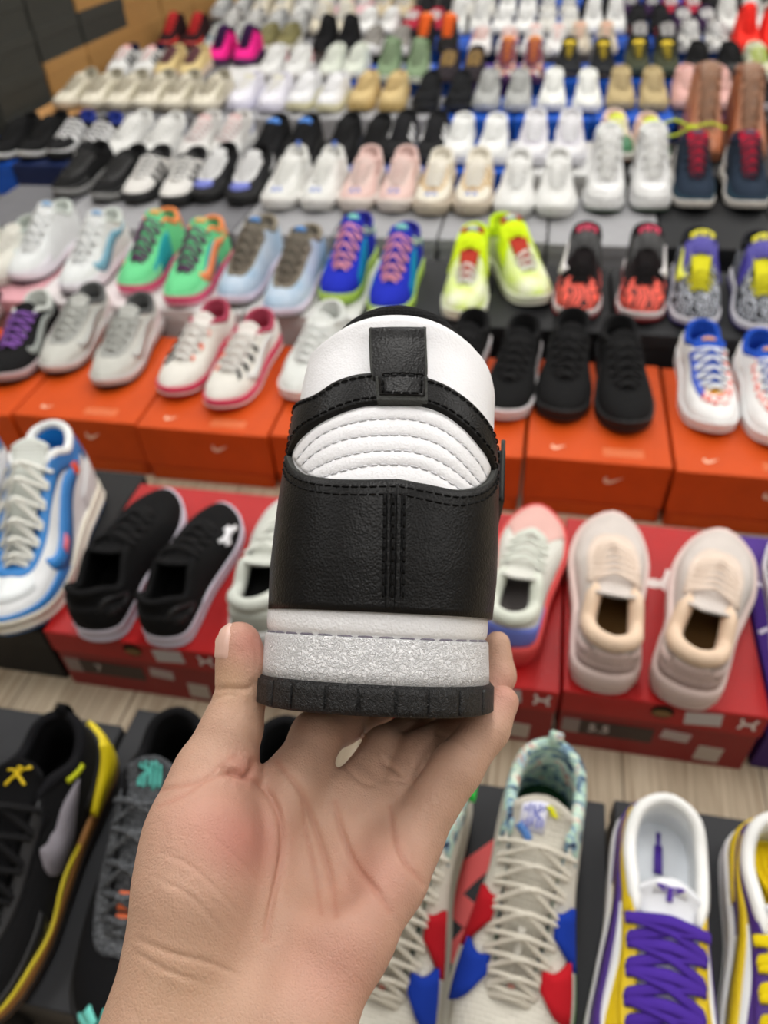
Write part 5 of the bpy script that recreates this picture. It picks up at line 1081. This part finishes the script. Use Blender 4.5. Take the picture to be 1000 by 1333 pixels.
# light smoothing + one subdivision through Blender
me = bpy.data.meshes.new('hand_raw'); me.from_pydata(V.tolist(), [], Q.tolist()); me.update()
tmp = bpy.data.objects.new('hand_raw', me); COL.objects.link(tmp)
md = tmp.modifiers.new('s', 'SMOOTH'); md.iterations = 4; md.factor = .5
md = tmp.modifiers.new('u', 'SUBSURF'); md.levels = 1; md.render_levels = 1
dg = bpy.context.evaluated_depsgraph_get(); ev = tmp.evaluated_get(dg); m2 = bpy.data.meshes.new_from_object(ev)
n = len(m2.vertices); V = np.zeros(n * 3); m2.vertices.foreach_get('co', V); V = V.reshape(-1, 3)
Nv = np.zeros(n * 3); m2.vertices.foreach_get('normal', Nv); Nv = Nv.reshape(-1, 3)
bpy.data.objects.remove(tmp); bpy.data.meshes.remove(me)
ctr = V.mean(0)
if np.mean(np.sum((V - ctr) * Nv, 1)) < 0: Nv = -Nv
px = np.stack([PW / 2 - F * V[:, 0] / V[:, 2], PH / 2 + F * V[:, 1] / V[:, 2]], -1); Zd = -V[:, 2]
face = -(np.sum(Nv * V, 1) / np.linalg.norm(V, axis=1))     # facing the camera
def dist_poly(pts):
    P = catmull(pts, 24); d = np.full(len(px), 1e9)
    for a, b in zip(P[:-1], P[1:]):
        ab = b - a; t = np.clip(((px - a) @ ab) / (ab @ ab), 0, 1); d = np.minimum(d, np.linalg.norm(px - a - t[:, None] * ab, axis=1))
    return d
C6 = lambda pts: [(120 + x / 1.724, 760 + y / 1.724) for x, y in pts]
CRE = [  # polyline, width px, depth m
    (C6([(350, 432), (395, 470), (425, 540), (425, 620), (405, 710), (388, 800)]), 3.4, .0011),
    (C6([(415, 400), (470, 470), (505, 560), (535, 660), (548, 745)]), 3.0, .0008),
    (C6([(545, 490), (562, 560), (590, 630), (640, 690), (668, 735)]), 3.0, .0009),
    (C6([(470, 470), (480, 560), (500, 650), (515, 740)]), 2.4, .0004),
    (C6([(668, 500), (676, 560), (700, 620), (742, 672)]), 2.6, .0008),
    (C6([(300, 420), (340, 432), (356, 420), (360, 400)]), 3.2, .0014),
    (C6([(130, 470), (190, 455), (260, 440), (340, 415)]), 2.4, .0004),
    (C6([(150, 500), (215, 470), (270, 425), (320, 385)]), 2.2, .0003),
    (C6([(272, 240), (300, 236), (345, 236), (362, 225)]), 2.6, .0006), (C6([(268, 262), (300, 250), (330, 252)]), 2.2, .0004),
    (C6([(105, 800), (180, 830), (260, 850), (330, 880)]), 2.6, .0004), (C6([(100, 830), (170, 870), (250, 895)]), 2.2, .0003),
    (C6([(640, 440), (700, 445), (745, 470)]), 2.0, .0002), (C6([(655, 400), (690, 425), (700, 440)]), 2.6, .0007),
    (C6([(745, 330), (800, 345), (850, 380)]), 2.2, .0003), (C6([(560, 400), (600, 440), (640, 455)]), 2.2, .0003),
    (C6([(260, 560), (330, 620), (390, 690)]), 2.0, .0002), (C6([(150, 600), (230, 640), (330, 740)]), 2.0, .0002), (C6([(140, 660), (220, 700), (300, 790)]), 2.0, .0002)]
def taper(pts):
    P = np.array(pts); a = P[0]; b = P[-1]; r = np.linalg.norm(b - a) * .22 + 1e-6
    return .25 + .75 * np.clip(np.minimum(np.linalg.norm(px - a, axis=1), np.linalg.norm(px - b, axis=1)) / r, 0, 1)
disp = np.zeros(len(px))
for pts, wpx, dp in CRE:
    d = dist_poly(pts); wpx = wpx * 1.35; disp += np.where(face > .0, dp * 1.15 * taper(pts) * (-np.exp(-(d / wpx) ** 2) + .25 * np.exp(-((d - 2.6 * wpx) / (1.8 * wpx)) ** 2)), 0)
V = V + Nv * disp[:, None]
# true skin colour differences: redder pads, yellower heel of the hand
def blob(x, y, r): return np.exp(-((px[:, 0] - x) ** 2 + (px[:, 1] - y) ** 2) / (r * r))
base = np.array(lin('#c19b85')); red = np.array(lin('#c67f74')); yel = np.array(lin('#c5a180'))
wr = np.clip(.65 * blob(325, 840, 34) + .65 * blob(318, 1095, 55) + .45 * blob(655, 900, 30) + .35 * blob(440, 1260, 80) + .45 * blob(318, 1000, 25) + .35 * blob(500, 1140, 60) + .25 * blob(250, 1060, 60), 0, 1)[:, None]
wy = np.clip(.8 * blob(300, 885, 30) + .5 * blob(230, 1290, 90), 0, 1)[:, None]
colr = base * (1 - wr) + red * wr; colr = colr * (1 - wy * .7) + yel * wy * .7
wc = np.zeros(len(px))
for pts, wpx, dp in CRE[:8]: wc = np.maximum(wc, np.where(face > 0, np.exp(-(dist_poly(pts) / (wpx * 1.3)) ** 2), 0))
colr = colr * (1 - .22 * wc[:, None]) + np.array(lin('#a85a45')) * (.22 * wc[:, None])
org = pc(300, 1300, .23); W = (V - org) @ R            # rows: world offset = R^T v
m2.vertices.foreach_set('co', W.astype(np.float32).ravel()); m2.name = 'hand'
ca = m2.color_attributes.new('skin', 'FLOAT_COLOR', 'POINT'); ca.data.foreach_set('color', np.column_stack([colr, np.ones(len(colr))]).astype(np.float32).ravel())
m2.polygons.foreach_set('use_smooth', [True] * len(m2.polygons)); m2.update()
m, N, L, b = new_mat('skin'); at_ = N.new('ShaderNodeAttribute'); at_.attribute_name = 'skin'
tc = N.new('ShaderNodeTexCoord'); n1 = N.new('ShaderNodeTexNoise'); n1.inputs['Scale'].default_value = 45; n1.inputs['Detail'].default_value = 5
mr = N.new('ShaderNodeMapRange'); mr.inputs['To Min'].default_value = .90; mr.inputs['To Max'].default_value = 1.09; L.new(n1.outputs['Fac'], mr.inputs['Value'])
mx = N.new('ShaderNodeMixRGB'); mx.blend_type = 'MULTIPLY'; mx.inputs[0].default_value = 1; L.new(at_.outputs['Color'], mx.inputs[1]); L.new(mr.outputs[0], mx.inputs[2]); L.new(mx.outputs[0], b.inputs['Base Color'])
vo = N.new('ShaderNodeTexVoronoi'); vo.inputs['Scale'].default_value = 900; vo.feature = 'DISTANCE_TO_EDGE'
mp = N.new('ShaderNodeMapping'); mp.inputs['Scale'].default_value = (1, 1, .45); mp.inputs['Rotation'].default_value = (.3, .6, .2); wv = N.new('ShaderNodeTexNoise'); wv.inputs['Scale'].default_value = 160; wv.inputs['Detail'].default_value = 4; wv.inputs['Distortion'].default_value = .8
L.new(tc.outputs['Object'], mp.inputs[0]); L.new(mp.outputs[0], wv.inputs['Vector']); L.new(mp.outputs[0], vo.inputs['Vector']); L.new(tc.outputs['Object'], n1.inputs['Vector'])
ad = N.new('ShaderNodeMath'); ad.operation = 'MULTIPLY_ADD'; ad.inputs[1].default_value = .5; L.new(vo.outputs['Distance'], ad.inputs[0]); L.new(wv.outputs['Fac'], ad.inputs[2])
bp = N.new('ShaderNodeBump'); bp.inputs['Distance'].default_value = .0006; bp.inputs['Strength'].default_value = .8; L.new(ad.outputs[0], bp.inputs['Height']); L.new(bp.outputs[0], b.inputs['Normal'])
b.inputs['Roughness'].default_value = .5; b.inputs['Specular IOR Level'].default_value = .4; b.inputs['Subsurface Weight'].default_value = .12; b.inputs['Subsurface Radius'].default_value = (1, .35, .2); b.inputs['Subsurface Scale'].default_value = .004
m2.materials.clear(); m2.materials.append(m)
hand = bpy.data.objects.new('hand', m2); COL.objects.link(hand); hand.location = cam2w(org)
hand['label'] = 'bare left hand, palm to the camera, gripping the high-top between thumb and fingers'; hand['category'] = 'hand'
# thumbnail at the left of the thumb tip, laid on the skin
front = (face > .02) & (px[:, 1] > 795) & (px[:, 1] < 880) & (px[:, 0] < 350); FV, FN, FP = V[front], Nv[front], px[front]
nA = []
for i in range(11):
    t_ = i / 10; y_ = 813 + 46 * t_; xl_ = FP[np.abs(FP[:, 1] - y_) < 2, 0].min() + 1.0; xr_ = xl_ + 6 + 11 * min(1, t_ * 3) - (2 if i == 10 else 0); row = []
    for j in range(6):
        x_ = xl_ + (xr_ - xl_) * j / 5; k_ = np.argsort((FP[:, 0] - x_) ** 2 + (FP[:, 1] - y_) ** 2)[:4]; row.append((FV[k_].mean(0), FN[k_].mean(0)))
    nA.append(row)
PA = np.array([[q[0] for q in r_] for r_ in nA]); NA = np.array([[q[1] for q in r_] for r_ in nA])
outer = PA + NA * .0006; outer[:, -1] = PA[:, -1] - NA[:, -1] * .0003; outer[-1] = PA[-1] - NA[-1] * .0003
mesh_obj('thumbnail', *grid((outer - org) @ R), 'gloss#dcb5a6', hand)
